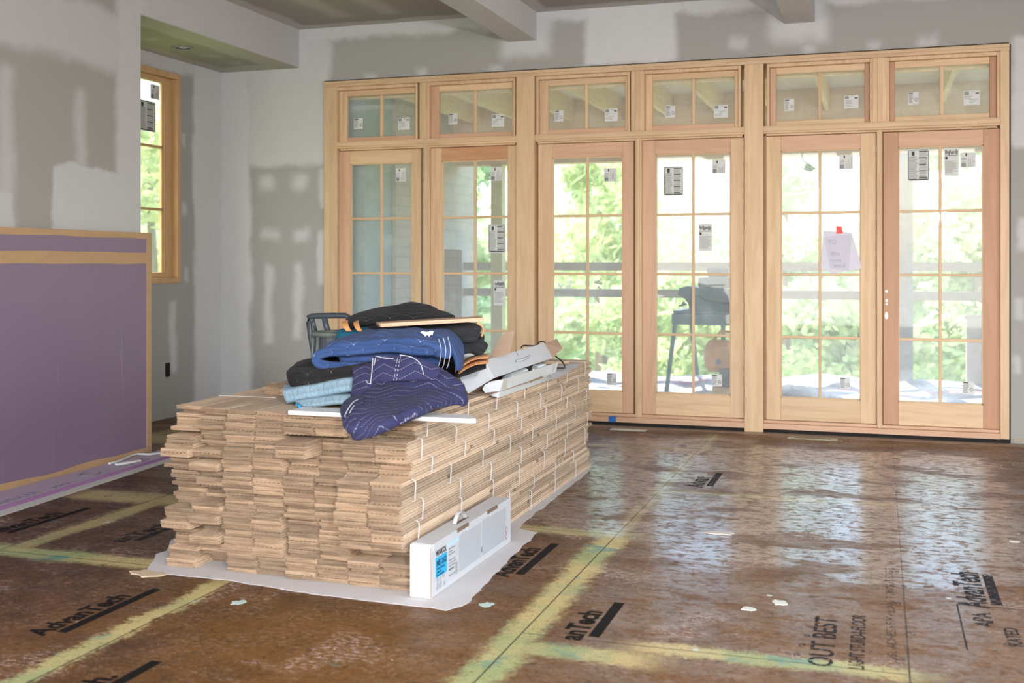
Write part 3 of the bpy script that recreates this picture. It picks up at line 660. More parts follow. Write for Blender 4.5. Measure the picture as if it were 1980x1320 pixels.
# underlay paper on the floor
out = [(280, 1107), (296, 1085), (302, 1072), (322, 1066), (330, 1045)]
pts = [F(*q) for q in out]+[Vector((-3.25, 6.2, 0)), Vector((-3.2, 7.62, 0)), Vector((-1.9, 7.62, 0))]
edge = [(1146, 897), (1135, 915), (1105, 938), (1062, 972), (1010, 1012), (1003, 1022), (1040, 1030), (1018, 1050), (985, 1080), (975, 1092), (940, 1130), (905, 1165), (893, 1172), (862, 1180), (800, 1172), (640, 1153), (600, 1148), (450, 1124), (400, 1118)]
pts += [F(*q) for q in edge]
dn = []
for i, p in enumerate(pts):
    q = pts[(i+1) % len(pts)]; n = max(1, int((q-p).length/.03))
    for j in range(n):
        c = p.lerp(q, j/n); d = .012*mnoise.noise(c*9)+.006*mnoise.noise(c*40); dn.append((c.x+d, c.y-d))
def paper_mat():
    k = N('floor_paper'); p = k.pos(); a = k.noise(p, 3, 4); c = k.mix(a, (.56, .53, .52), (.66, .64, .64))
    c = k.mix(k.mul(k.step(k.noise(p, 5, 4, .7), .62, .72), .5), c, (.62, .42, .30)); k.bump(a, .2, .01); return k.col(c, .8)
M_fp = paper_mat()
tag(MB().slab(dn, .0004, .0024).build('floor_paper', M_fp), 'torn pale grey paper sheet on the floor under the flooring stack', 'paper')
# white primed plank across the stack
b = MB(); z0, z1 = PT+.0030, PT+.021
b.slab([(-2.45, 4.325), (-1.60, 4.325), (-1.585, 4.345), (-1.66, 4.45), (-2.45, 4.46)], z0, z1)
tag(b.build('white_plank', plain('white_primer', (.80, .80, .79), .35, nz=.03), bevel=.002), 'white primed trim plank sticking out from under the navy blanket', 'plank')

# ------------------------------------------------------------------ standing carton
def carton_mat(n='white_carton'): return plain(n, (.58, .59, .605), .55, nz=.04, sc=12)
M_ctn = carton_mat(); M_kraft = plain('kraft_board', (.36, .24, .16), .8); M_cyan = plain('cyan_print', (.03, .42, .72), .5); M_paleblue = plain('pale_blue_print', (.50, .68, .76), .5)
fa, fb_, fc = F(790, 1155, .0026), F(834, 1158, .0026), F(988, 1047, .0026)
ydir = (fc-fb_); CL = ydir.length; ydir.normalize(); CW = .098; CH = .222
xdir = Vector((ydir.y, -ydir.x, 0))            # box local x = right (towards camera side)
org = fb_-xdir*CW                              # near left bottom corner
Rm = Matrix((( xdir.x, ydir.x, 0, org.x), (xdir.y, ydir.y, 0, org.y), (0, 0, 1, org.z), (0, 0, 0, 1)))
box = empty('carton', org); box.matrix_world = Rm
tag(box, 'closed white adhesive carton standing on edge on the floor against the stack', 'box')
def loc_build(mb, name, mat, par, **k): return mb.build(name, mat, par, **k)
b = MB(); b.box(0, CW, 0, CL, 0, CH); body = b.build('carton_body', M_ctn, box, bevel=.004)
# top lid with cut slots and handle
b = MB(); b.box(.004, CW+.0015, .012, CL-.01, CH, CH+.002); b.box(CW, CW+.0025, .02, .33*CL, CH-.03, CH+.001); b.box(CW, CW+.0025, .40*CL, .60*CL, CH-.03, CH+.001); b.box(CW, CW+.0025, .70*CL, CL-.01, CH-.03, CH+.001)
b.build('lid', M_ctn, box, bevel=.001)
for (y0, y1) in ((.28, .42), (.66, .80)):
    b = MB(); b.box(CW-.004, CW+.0026, y0*CL, y1*CL, CH-.012, CH+.0026); b.build('lid_slot', plain('slot_brown', (.20, .13, .09), .9), body)
b = MB(); b.box(CW*.45, CW*.62, .37*CL, .52*CL, CH+.001, CH+.0035); b.build('handle_slot', plain('slot_brown2', (.16, .11, .08), .9), box)
b = MB()
hp = [Vector((CW*.5, CL*(.375+.13*t/12), CH+.002+.042*abs(math.sin(math.pi*t/12))**.6)) for t in range(13)]
for i in range(12):
    a, c = hp[i], hp[i+1]; W_ = Vector((.009, 0, 0)); T_ = Vector((0, 0, .0015)); b.hexa([a-W_, a+W_, c+W_, c-W_, a-W_+T_, a+W_+T_, c+W_+T_, c-W_+T_])
b.build('handle', M_ctn, box)
# end flap
b = MB(); b.box(.002, CW-.004, -.0025, 0, .004, CH-.004); b.build('end_flap', M_ctn, box, bevel=.001)
b = MB(); b.sheet([(CW-.003, -.0030, .005), (CW+.002, -.0030, .005), (CW+.0025, -.0030, CH*.45), (CW-.001, -.0030, CH-.004), (CW-.004, -.0030, CH-.004)], .0006)
for i in range(8): b.box(CW-.012, CW-.010, -.0031, -.0025, .012+.026*i, .020+.026*i)
b.build('tape_edge', M_kraft, box)
# print on the long side: local plane x = CW, text runs along +Y
def side(y, z, d=.0031): return Matrix(((0, 0, 1, CW+d), (1, 0, 0, y), (0, 1, 0, z), (0, 0, 0, 1)))
fpx = lambda f_: f_*CL
b = MB(); b.box(CW, CW+.0008, .045, .17, .072, .158); b.build('cyan_panel', M_cyan, body)
b = MB(); b.box(CW, CW+.0008, .175, .31, .172, .192); b.build('pale_panel', M_paleblue, body)
M_lblgrey = plain('label_grey', (.55, .56, .57), .55)
b = MB(); b.box(CW, CW+.0005, .178, .30, .025, .168); b.box(CW, CW+.0005, .045, .176, .018, .070); b.build('label_ground', M_lblgrey, body)
text_obj('lettering', 'WAKOL', .034, side(.045, .164, .0012), M_ink, body, bold=.0008, width=.12)
text_obj('lettering', 'MS 262', .036, side(.056, .120, .0014), plain('navy_ink', (.01, .03, .06), .5), body, bold=.0004, width=.105)
for j, t in enumerate(('Wood flooring', 'adhesive', 'firm flexible')): text_obj('lettering', t, .014, side(.056, .104-.0135*j, .0014), plain('navy_ink2', (.01, .05, .12), .5), body, width=(.085, .05, .08)[j])
for j, t in enumerate(('Wood flooring', 'adhesive', 'firm flexible', '', 'adhesivo para', 'suelo de madera', 'firm flexible')):
    if t: text_obj('lettering', t, .010, side(.19, .158-.0125*j, .0010), M_ink2, body, width=.07*len(t)/13)
text_obj('lettering', 'WAKOL', .014, side(.19, .066, .0010), M_ink, body, width=.06)
text_obj('lettering', '600 ml x 20', .012, side(.19, .042, .0010), M_ink2, body, width=.065)
b = MB()
for i in range(14): b.box(CW, CW+.001, .262, .292, .034+.004*i, .034+.004*i+random.choice((.001, .002, .003)))
for (yy, zz) in ((.055, .055), (.085, .055), (.12, .056), (.06, .035), (.09, .035), (.055, .022), (.085, .022), (.13, .022)):
    for (p0, p1, q0, q1) in ((0, .018, 0, .0015), (0, .018, .0145, .016), (0, .0015, 0, .016), (.0165, .018, 0, .016), (.006, .012, .005, .011)): b.box(CW, CW+.001, yy+p0, yy+p1, zz+q0*.9, zz+q1*.9)
b.build('pictograms', M_ink2, body)
b = MB()
for (ya, yb_) in ((.315, .60), (.615, .965)):
    for i in range(44):
        z = .195-.0038*i; y = ya*CL/1.04
        while y < yb_*CL/1.04-.01:
            w = random.uniform(.01, .05); w = min(w, yb_*CL/1.04-y); b.box(CW, CW+.0007, y, y+w-.002, z, z+.0012); y += w+.001
b.build('fine_print', plain('fine_ink', (.33, .34, .36), .6), body)
b = MB(); b.box(CW, CW+.0009, .585, .60, .05, .075); b.build('small_mark', M_ink2, body)
b = MB()
for sgn in (0, 1):
    cz = .075-.032*sgn; cy_ = .93*CL
    b.sheet([(CW+.0006, cy_-.016, cz), (CW+.0006, cy_, cz-.016), (CW+.0006, cy_+.016, cz), (CW+.0006, cy_, cz+.016)], .0006)
hz = b.build('hazard_diamonds', plain('hazard_red', (.45, .06, .06), .5), body)
b = MB()
for sgn in (0, 1):
    cz = .075-.032*sgn; cy_ = .93*CL
    b.sheet([(CW+.0013, cy_-.011, cz), (CW+.0013, cy_, cz-.011), (CW+.0013, cy_+.011, cz), (CW+.0013, cy_, cz+.011)], .0004)
b.build('hazard_fill', M_ctn, hz)

# ------------------------------------------------------------------ open carton on the stack
ob = empty('open_carton'); tag(ob, 'torn open white carton of adhesive lying on top of the flooring stack', 'box')
Dp = F(905, 761, PT+.006); Ap = P(885, 724, Dp.y+.03); Cp = P(955, 731, 5.46); Bp = P(938, 697, 5.47)
C2 = P(1068, 692, 6.56); dv = C2-Cp; B2 = P(1052, 664, 6.57); A2 = Ap+dv; D2 = Dp+dv
D2.z = max(D2.z, PT+.006)
th = .003
b = MB(); b.sheet([Bp, Cp, C2, B2], th); o = b.build('handle_panel', M_ctn, ob)
b = MB(); b.sheet([Ap, Dp, Cp, Bp], th); o2 = b.build('end_panel', M_ctn, ob)
b = MB(); b.sheet([Ap, Bp, B2, A2], th); b.build('back_panel', M_ctn, ob)
b = MB(); b.sheet([Dp, Ap, A2, D2], th); b.build('base_panel', M_kraft, ob)
b = MB(); b.sheet([A2, B2, C2, D2], th); b.build('end_panel', M_kraft, ob)
# far end brown flap
b = MB(); b.sheet([B2, C2, C2+Vector((.03, .12, .05)), B2+Vector((.04, .14, .02))], th); b.build('brown_flap', M_kraft, ob)
# side flap lying in front, with torn hand hole
L0, L1, L2, L3 = P(972, 733, 5.46), P(1079, 700, 6.55), P(1070, 731, 6.50), P(963, 769, 5.42)
b = MB(); b.sheet([L3, L2, L1, L0], th); lf = b.build('long_flap', plain('white_carton_flap', (.64, .66, .64), .6, nz=.04), ob)
nrm = (L2-L3).cross(L0-L3).normalized()
if nrm.dot(Vector((0, -1, 0))+Vector((1, 0, 0))) < 0: nrm = -nrm
hole = [(1018, 735), (1022, 731), (1027, 731), (1031, 726), (1034, 728), (1039, 724), (1038, 730), (1033, 735), (1028, 737), (1026, 740), (1023, 737), (1018, 739)]
e1 = (L1-L0); e2 = (L3-L0)
def onflap(u, v):      # intersect view ray with the flap plane
    d = Vector(ray(u, v)); o_ = Vector((0, 0, EYE)); t = (L0-o_).dot(nrm)/d.dot(nrm); return o_+d*t
b = MB(); b.sheet([onflap(*q)+nrm*.0045+Vector((0, -.006, .001)) for q in hole], .0006); b.build('torn_hole', plain('hole_dark', (.08, .045, .03), .9), lf)
for (u0, u1, vv) in ((974, 981, 0), (1069, 1074, 0)):
    a_ = (u0-972)/107.; c_ = (u1-972)/107.; q = [L0.lerp(L1, a_).lerp(L3.lerp(L2, a_), .05), L0.lerp(L1, c_).lerp(L3.lerp(L2, c_), .05), L0.lerp(L1, c_).lerp(L3.lerp(L2, c_), .6), L0.lerp(L1, a_).lerp(L3.lerp(L2, a_), .6)]
    b = MB(); b.sheet([x_+nrm*.0042+Vector((0, -.006, .001)) for x_ in q], .0004); b.build('clear_tape', plain('old_tape', (.56, .54, .48), .3), lf)
b = MB(); fp = [P(972, 733, 5.455), P(963, 769, 5.41), P(950, 765, 5.36), P(938, 759, 5.34), P(933, 752, 5.34), P(937, 744, 5.36), P(950, 737, 5.40)]
b.sheet(fp, .003); b.build('tuck_flap', M_ctn, ob)
b = MB(); b.sheet([Dp+Vector((0, 0, -.002)), F(945, 764, PT+.004), F(1052, 730, PT+.004), D2+Vector((0, 0, -.002))], .002); b.build('floor_panel', M_kraft, ob)
# upright brown flap
b = MB(); b.sheet([P(q[0], q[1], 5.62) for q in ((941, 696), (972, 645), (983, 641), (995, 640), (991, 660), (985, 684))], .003); b.build('brown_flap', plain('kraft_light', (.44, .31, .22), .8), ob)
# red script squiggle on the end
def onplane(p0, p1, p2, u, v):
    n_ = (p1-p0).cross(p2-p0).normalized(); d = Vector(ray(u, v)); o_ = Vector((0, 0, EYE)); return o_+d*((p0-o_).dot(n_)/d.dot(n_)), n_
sq = []
for i in range(41):
    t = i/40; u = 921+t*21; v = 734-t*14+math.sin(t*math.pi*5)*3.2; q, n_ = onplane(Ap, Dp, Cp, u, v)
    if n_.dot(Vector((0, -1, 0))) < 0: n_ = -n_
    sq.append(q+n_*.004)
b = MB(); b.tube(sq, .0012, 5); b.tube([q+Vector((.004, 0, -.006)) for q in sq[5:36]], .0010, 5); b.build('red_logo', plain('red_print', (.60, .03, .06), .5), o2)
# handle tab on the panel
hq = []
for i in range(7):
    t = i/6; q, n_ = onplane(Cp, Bp, C2, 997+25*t, 699-9*t+2.0*math.sin(t*math.pi))
    if n_.z < 0: n_ = -n_
    hq.append(q+n_*(.004+.010*math.sin(t*math.pi)))
b = MB(); b.tube(hq, .007, 6); b.build('handle', M_ctn, ob)
b = MB()
for t in (0, 6): b.tube([hq[t]+Vector((0, -.01, .0)), hq[t]+Vector((0, .012, .004))], .004, 6)
b.tube([onplane(Cp, Bp, C2, 998, 680)[0]+Vector((0, 0, .004)), onplane(Cp, Bp, C2, 1003, 691)[0]+Vector((0, 0, .004))], .0015, 5)
b.build('handle_slot', M_black, ob)
# foil sausages inside
M_foil = plain('silver_foil', (.60, .68, .74), .28, .7, nz=.2, sc=60)
for i, (a_, c_, lab) in enumerate((((972, 734, 5.62), (1020, 717, 6.05), 'foil sausage pack showing in the gap of the open carton, nearest one'), ((1030, 715, 6.1), (1052, 707, 6.42), 'foil sausage pack showing in the gap of the open carton, farther one'))):
    p0, p1 = P(*a_), P(*c_)
    b = MB(); n_ = 8; b.tube([p0.lerp(p1, t/n_) for t in range(n_+1)], .024, 14, taper=[.3]+[1]*(n_-1)+[.3]); o = b.build('foil_sausage', M_foil, smooth=True)
    tag(o, lab, 'tube')
# black cable and hang sheet behind the carton
cb = [P(1008, 672, 6.2), P(1012, 668, 6.25), P(1022, 668, 6.3), P(1036, 668, 6.5), P(1043, 661, 6.6), P(1049, 660, 6.65), P(1056, 664, 6.75), P(1072, 686, 6.8), P(1085, 697, 6.85), P(1092, 707, 6.8), P(1091, 711, 6.7), P(1078, 711, 6.6)]
def smooth_path(p, n=6):
    out = []
    for i in range(len(p)-1):
        p0, p1, p2, p3 = p[max(i-1, 0)], p[i], p[i+1], p[min(i+2, len(p)-1)]
        for j in range(n):
            t = j/n; out.append(.5*((2*p1)+(-p0+p2)*t+(2*p0-5*p1+4*p2-p3)*t*t+(-p0+3*p1-3*p2+p3)*t**3))
    return out+[p[-1]]
cbs = smooth_path(cb); 
for q in cbs: q.z = max(q.z, PT+.008)
b = MB(); b.tube(cbs, .0045, 8); tag(b.build('cable', M_black, smooth=True), 'black cable looping over the far end of the open carton', 'cable')
b = MB(); pp = [F(q[0], q[1], PT+.003) for q in ((1068, 734), (1082, 729), (1098, 720), (1105, 715), (1120, 707), (1121, 703), (1085, 705), (1060, 712))]; b.sheet(pp[::-1], .0012); b.v = [(v[0], v[1], max(v[2], PT+.0028)) for v in b.v]
tag(b.build('paper_sheet', plain('loose_paper', (.70, .68, .72), .7)), 'creased white paper sheet beside the open carton at the stack edge', 'paper')

# ================================================================== BLANKETS
def stitch_mat(name, base, base2, thread, pitch=.05, zig=.16, amp=1.3, dens=.05, fuzzy=0.0):
    k = N(name); u = k.xyz(k.uv())
    uu = k.math('ADD', u[0], k.mul(k.math('SUBTRACT', k.noise(k.obj(), 5, 2), .5), .03))
    tri = k.math('ABSOLUTE', k.math('SUBTRACT', k.math('FRACT', k.math('DIVIDE', uu, zig)), .5))
    f = k.math('ADD', k.math('DIVIDE', u[1], pitch), k.mul(tri, amp*2))
    d = k.math('ABSOLUTE', k.math('SUBTRACT', k.math('FRACT', f), .5))
    line = k.step(d, .5-dens*1.6, .5-dens*.6, 0, 1)
    dash = k.step(k.math('FRACT', k.math('DIVIDE', uu, .011)), .30, .42)
    w = k.noise(k.obj(), 6, 4, .6); fine = k.noise(k.obj(), 160, 3, .7)
    c = k.mix(k.step(w, .35, .65), base, base2); c = k.mix(k.mul(fine, .35), c, tuple(min(1, q*1.9+.01) for q in base2))
    c = k.mix(k.mul(k.mul(line, dash), .75), c, thread)
    h = k.math('ADD', k.mul(k.step(d, .5, .30, 0, 1), 1.0), k.mul(fine, .22)); h = k.math('ADD', h, k.mul(k.noise(k.obj(), 22, 4, .6, .6), 1.1))
    k.bump(h, .55, .006)
    k.b.inputs['Sheen Weight'].default_value = .03
    return k.col(c, .85, .2)
M_navy = stitch_mat('navy_quilt', (.019, .018, .056), (.029, .029, .082), (.42, .42, .50), .040, .15, .9, .022)
M_mid = stitch_mat('blue_quilt', (.024, .050, .145), (.036, .072, .19), (.36, .42, .58), .048, .16, .9, .022)
M_blk = stitch_mat('black_quilt', (.008, .0075, .008), (.016, .015, .016), (.16, .15, .145), .04, .12, .9, .022)
M_gry = stitch_mat('charcoal_quilt', (.012, .013, .015), (.024, .025, .029), (.14, .14, .15), .022, 5.0, .2, .04)
M_lb = stitch_mat('light_blue_quilt', (.17, .255, .32), (.22, .315, .385), (.30, .38, .44), .03, .07, 1.4, .03)
M_teal = stitch_mat('teal_cloth', (.008, .075, .13), (.012, .10, .17), (.01, .1, .16), .05, .2, 1, .02)
M_orange = stitch_mat('orange_lining', (.62, .27, .11), (.70, .33, .15), (.74, .40, .2), .04, .1, 1, .02)
M_bind = plain('orange_binding', (.60, .28, .10), .8); M_thread = plain('white_thread', (.62, .62, .66), .8); M_bluebind = plain('blue_binding', (.02, .28, .55), .7)
def cr(p0, p1, p2, p3, t): return .5*((2*p1)+(-p0+p2)*t+(2*p0-5*p1+4*p2-p3)*t*t+(-p0+3*p1-3*p2+p3)*t**3)
def spline(ps, n):
    m = len(ps)-1; out = []
    for i in range(n+1):
        x = i/n*m; k = min(int(x), m-1); t = x-k
        out.append(cr(ps[max(k-1, 0)], ps[k], ps[k+1], ps[min(k+2, m)], t))
    return out
def pad(name, rows, h, mat, parent=None, ns=56, nt=36, wr=.006, seed=0, zmin=None, p=5.0, ufac=1.0):
    """padded cloth: rows of control points (each row along s), inflated by half-thickness h with rounded rim"""
    rows = [[Vector(q) for q in r_] for r_ in rows]
    g1 = [spline(r_, ns) for r_ in rows]; grid = []
    cols = [spline([g1[j][i] for j in range(len(g1))], nt) for i in range(ns+1)]
    mid = [[cols[i][j] for i in range(ns+1)] for j in range(nt+1)]
    nor = [[None]*(ns+1) for _ in range(nt+1)]
    for j in range(nt+1):
        for i in range(ns+1):
            a = mid[j][min(i+1, ns)]-mid[j][max(i-1, 0)]; b_ = mid[min(j+1, nt)][i]-mid[max(j-1, 0)][i]
            n_ = a.cross(b_); nor[j][i] = n_.normalized() if n_.length > 1e-9 else Vector((0, 0, 1))
    ul = [[0]*(ns+1) for _ in range(nt+1)]; vl = [[0]*(ns+1) for _ in range(nt+1)]
    for j in range(nt+1):
        for i in range(1, ns+1): ul[j][i] = ul[j][i-1]+(mid[j][i]-mid[j][i-1]).length
    for i in range(ns+1):
        for j in range(1, nt+1): vl[j][i] = vl[j-1][i]+(mid[j][i]-mid[j-1][i]).length
    V = []; U = []; off = Vector((seed*3.1, seed*1.7, 0))
    for side_ in (1, -1):
        for j in range(nt+1):
            for i in range(ns+1):
                s, t = 2*i/ns-1, 2*j/nt-1
                e = max(0, 1-abs(s)**(p*3))**(1/2.2)*max(0, 1-abs(t)**(p*2))**(1/2.2)
                q = mid[j][i]; w = wr*(mnoise.noise((q+off)*7)+.5*mnoise.noise((q+off)*17))
                pt = q+nor[j][i]*(side_*h*e+w*(.4+.6*e))
                if zmin is not None: pt.z = max(pt.z, zmin)
                V.append(pt); U.append((ul[j][i]*ufac, vl[j][i]))
    W1 = ns+1; T = (ns+1)*(nt+1); Fc = []
    for j in range(nt):
        for i in range(ns):
            a = j*W1+i; Fc.append((a, a+1, a+1+W1, a+W1)); Fc.append((T+a, T+a+W1, T+a+1+W1, T+a+1))
    for i in range(ns): Fc.append((i+1, i, T+i, T+i+1)); a = nt*W1+i; Fc.append((a, a+1, T+a+1, T+a))
    for j in range(nt): a = j*W1; Fc.append((a, a+W1, T+a+W1, T+a)); a = j*W1+ns; Fc.append((a+W1, a, T+a, T+a+W1))
    return mesh_obj(name, V, Fc, mat, parent, True, U)
def ext(path, ys, f=None):
    """extrude an XZ path through the list of y, f(j,x,z) -> adjusts"""
    out = []
    for j, y in enumerate(ys):
        r_ = []
        for (x, z) in path:
            dx, dy, dz = (f(j, x, z) if f else (0, 0, 0)); r_.append((x+dx, y+dy, z+dz))
        out.append(r_)
    return out
# light blue
lbk = empty('moving_blanket'); tag(lbk, 'faded light blue quilted moving blanket folded at the bottom of the pile', 'blanket', 'moving blankets on the stack')
pad('lower_fold', [[P(571, 783, 4.56), P(610, 779, 4.56), P(660, 773, 4.56), P(760, 766, 4.56)], [P(575, 775, 4.8), P(620, 771, 4.8), P(680, 768, 4.8), P(760, 765, 4.8)], [P(590, 765, 5.1), P(630, 765, 5.1), P(700, 760, 5.1), P(770, 756, 5.1)]], .024, M_lb, lbk, zmin=PT+.004, seed=1, wr=.004)
pad('upper_fold', [[P(549, 768, 4.62), P(560, 766, 4.61), P(610, 757, 4.60), P(680, 744, 4.60), P(770, 735, 4.62)], [P(552, 756, 4.78), P(565, 754, 4.8), P(620, 748, 4.8), P(690, 738, 4.8), P(770, 732, 4.8)], [P(570, 742, 5.1), P(585, 742, 5.1), P(640, 738, 5.1), P(700, 732, 5.1), P(770, 728, 5.1)]], .037, M_lb, lbk, zmin=PT+.004, seed=2, wr=.006, p=4)
b = MB(); bp = [P(572, 789, 4.545), P(580, 781, 4.545), P(590, 793, 4.54), P(583, 796, 4.54)]; b.tube([P(574, 779, 4.55), P(583, 790, 4.53)], .006, 8); b.build('blue_binding', M_bluebind, lbk, smooth=True)
# black, folded
bk = empty('moving_blanket'); tag(bk, 'black quilted moving blanket folded between the light blue and the bright blue ones', 'blanket', 'moving blankets on the stack')
pad('lower_fold', [[P(557, 738, 4.64), P(570, 736, 4.63), P(620, 731, 4.62), P(680, 722, 4.62), P(760, 715, 4.62)], [P(560, 727, 4.8), P(575, 726, 4.8), P(625, 722, 4.8), P(690, 716, 4.8), P(760, 711, 4.8)], [P(575, 716, 5.05), P(590, 715, 5.05), P(640, 712, 5.05), P(700, 708, 5.05), P(770, 704, 5.05)]], .041, M_blk, bk, seed=3, p=4)
pad('upper_fold', [[P(567, 722, 4.78), P(590, 712, 4.78), P(640, 708, 4.78), P(700, 705, 4.78)], [P(570, 712, 4.9), P(592, 704, 4.9), P(640, 701, 4.9), P(700, 699, 4.9)], [P(580, 705, 5.15), P(600, 700, 5.15), P(640, 697, 5.15), P(700, 695, 5.15)]], .020, M_blk, bk, seed=4, wr=.004)
# bright blue: sheet folded over on the left
mb_ = empty('moving_blanket'); tag(mb_, 'bright medium blue quilted moving blanket with a fold at its left end', 'blanket', 'moving blankets on the stack')
path_u = [(790, 714), (720, 710), (660, 708), (632, 706), (616, 700), (614, 690), (628, 683), (660, 678), (710, 674), (760, 672), (800, 674), (840, 680)]
def rowm(Y, du, dvt): 
    r_ = []
    for i, (u, v) in enumerate(path_u):
        r_.append(P(u+du, v+(dvt*(i-5)/8 if i > 5 else 0), Y))
    return r_
pad('folded_cloth', [rowm(4.64, 0, 4), rowm(4.72, 1, -2), rowm(4.9, 5, -8), rowm(5.08, 10, -10)], .023, M_mid, mb_, ns=90, nt=34, wr=.007, seed=5, p=5)
pad('inner_layers', [[P(655, 692, 4.70), P(710, 690, 4.70), P(780, 690, 4.72), P(850, 700, 4.80)], [P(665, 684, 4.9), P(720, 680, 4.9), P(790, 680, 4.9), P(860, 686, 4.9)], [P(680, 676, 5.1), P(730, 672, 5.1), P(790, 672, 5.1), P(860, 676, 5.1)]], .036, M_mid, mb_, ns=40, nt=24, wr=.006, seed=46, p=4)
pad('upper_layers', [[P(626, 686, 4.66), P(665, 676, 4.65), P(715, 668, 4.65), P(770, 666, 4.66), P(825, 672, 4.68), P(872, 690, 4.72)],
    [P(640, 673, 4.76), P(680, 663, 4.76), P(730, 657, 4.78), P(780, 656, 4.80), P(830, 662, 4.80), P(880, 676, 4.82)],
    [P(660, 664, 4.9), P(700, 654, 4.9), P(745, 649, 4.9), P(795, 647, 4.92), P(845, 652, 4.92), P(886, 662, 4.94)],
    [P(690, 662, 5.08), P(720, 655, 5.08), P(760, 650, 5.08), P(800, 648, 5.08), P(850, 650, 5.08), P(886, 660, 5.08)]], .032, M_mid, mb_, ns=80, nt=34, wr=.012, seed=45, p=4)
# draped right corner of it
pad('draped_corner', [[P(800, 650, 4.86), P(838, 650, 4.80), P(862, 664, 4.74), P(880, 690, 4.72), P(884, 716, 4.72)], [P(800, 645, 4.98), P(842, 641, 4.98), P(872, 650, 4.92), P(889, 680, 4.86), P(890, 716, 4.84)], [P(810, 643, 5.12), P(850, 637, 5.14), P(874, 640, 5.12), P(893, 665, 5.06), P(893, 712, 5.0)]], .010, M_mid, mb_, seed=6, wr=.004)
M_seam = M_thread
b = MB()
for k_ in range(3):
    du = 9*k_; b.tube(smooth_path([P(848+du, 655-2*k_, 4.70), P(853+du, 675, 4.685), P(850+du, 700, 4.675), P(846+du, 712, 4.67)], 4), .0012, 5)
b.build('edge_stitching', M_thread, mb_)
b = MB(); b.sheet([P(q[0], q[1], 4.79) for q in ((813, 643), (816, 640), (826, 642), (832, 640), (838, 640), (836, 648), (833, 646), (830, 651), (826, 647), (822, 651), (819, 646))], .0015); b.build('torn_label', plain('cloth_label', (.8, .8, .8), .7), mb_)
# black peaked blanket on top, orange bound
bt = empty('moving_blanket'); tag(bt, 'black quilted moving blanket heaped on top with two orange binding bands', 'blanket', 'moving blankets on the stack')
pad('folded_cloth', [[P(664, 634, 5.02), P(700, 626, 5.04), P(760, 620, 5.14), P(830, 620, 5.16), P(900, 634, 5.16)], [P(668, 624, 5.12), P(705, 612, 5.16), P(760, 604, 5.24), P(810, 601, 5.26), P(880, 620, 5.22)], [P(672, 622, 5.25), P(715, 608, 5.3), P(765, 596, 5.34), P(806, 591, 5.36), P(880, 618, 5.3)], [P(690, 640, 5.5), P(720, 630, 5.5), P(765, 620, 5.5), P(806, 612, 5.5), P(870, 635, 5.5)]], .018, M_blk, bt, seed=7, wr=.008)
pad('inner_fold', [[P(700, 640, 5.08), P(760, 638, 5.12), P(840, 638, 5.12), P(900, 642, 5.12)], [P(705, 628, 5.2), P(760, 624, 5.2), P(840, 624, 5.2), P(895, 632, 5.2)], [P(715, 640, 5.45), P(760, 640, 5.45), P(840, 640, 5.45), P(890, 640, 5.45)]], .022, M_blk, bt, seed=8)
for (ua, ub) in ((662, 673), (684, 694)):
    b = MB(); pa = smooth_path([P(ua+1, 622, 5.06), P(ua, 626, 5.0), P(ua+3, 634, 4.97), P(ua+8, 640, 4.965), P(ua+14, 641, 4.97)], 4); pb = smooth_path([P(ub, 619, 5.06), P(ub, 624, 5.0), P(ub+2, 631, 4.97), P(ub+5, 637, 4.965), P(ub+8, 640, 4.97)], 4)
    for i in range(len(pa)-1): b.hexa([pa[i], pb[i], pb[i+1], pa[i+1], pa[i]+Vector((0, -.004, .002)), pb[i]+Vector((0, -.004, .002)), pb[i+1]+Vector((0, -.004, .002)), pa[i+1]+Vector((0, -.004, .002))])
    b.build('orange_binding', M_bind, bt)
# teal cloth under it
tl = pad('teal_cloth', [[P(656, 658, 5.05), P(664, 653, 5.03), P(690, 653, 5.03), P(715, 650, 5.03)], [P(656, 646, 5.10), P(670, 644, 5.08), P(690, 644, 5.08), P(715, 642, 5.08)], [P(665, 650, 5.2), P(680, 645, 5.2), P(700, 645, 5.2), P(720, 640, 5.2)]], .028, M_teal, seed=9, wr=.010, ns=36, nt=24)
tag(tl, 'crumpled dark teal cloth tucked under the black blanket with orange bands', 'cloth')
# charcoal blanket roll on the right
cg = empty('moving_blanket'); tag(cg, 'charcoal grey quilted moving blanket with close stitching rolled at the right of the pile', 'blanket', 'moving blankets on the stack')
pad('upper_fold', [[P(722, 660, 5.0), P(780, 658, 5.0), P(860, 655, 5.0), P(910, 650, 5.02), P(926, 650, 5.05)], [P(722, 652, 5.12), P(780, 649, 5.12), P(860, 645, 5.14), P(912, 641, 5.16), P(929, 643, 5.18)], [P(735, 645, 5.45), P(790, 640, 5.45), P(860, 636, 5.45), P(910, 636, 5.45), P(928, 644, 5.45)]], .036, M_gry, cg, seed=10, wr=.006, p=4)
pad('lower_fold', [[P(830, 685, 5.02), P(880, 679, 5.02), P(910, 672, 5.06), P(935, 684, 5.14)], [P(835, 675, 5.2), P(880, 668, 5.2), P(915, 664, 5.24), P(940, 676, 5.3)], [P(840, 675, 5.45), P(885, 670, 5.45), P(915, 665, 5.45), P(938, 672, 5.45)]], .030, M_gry, cg, seed=11, wr=.006, p=4)
pad('back_fold', [[P(870, 665, 5.2), P(900, 661, 5.22), P(930, 655, 5.25)], [P(875, 658, 5.35), P(905, 654, 5.35), P(937, 652, 5.38)], [P(880, 656, 5.5), P(905, 654, 5.5), P(935, 654, 5.5)]], .020, M_blk, cg, seed=12, ns=30, nt=20)
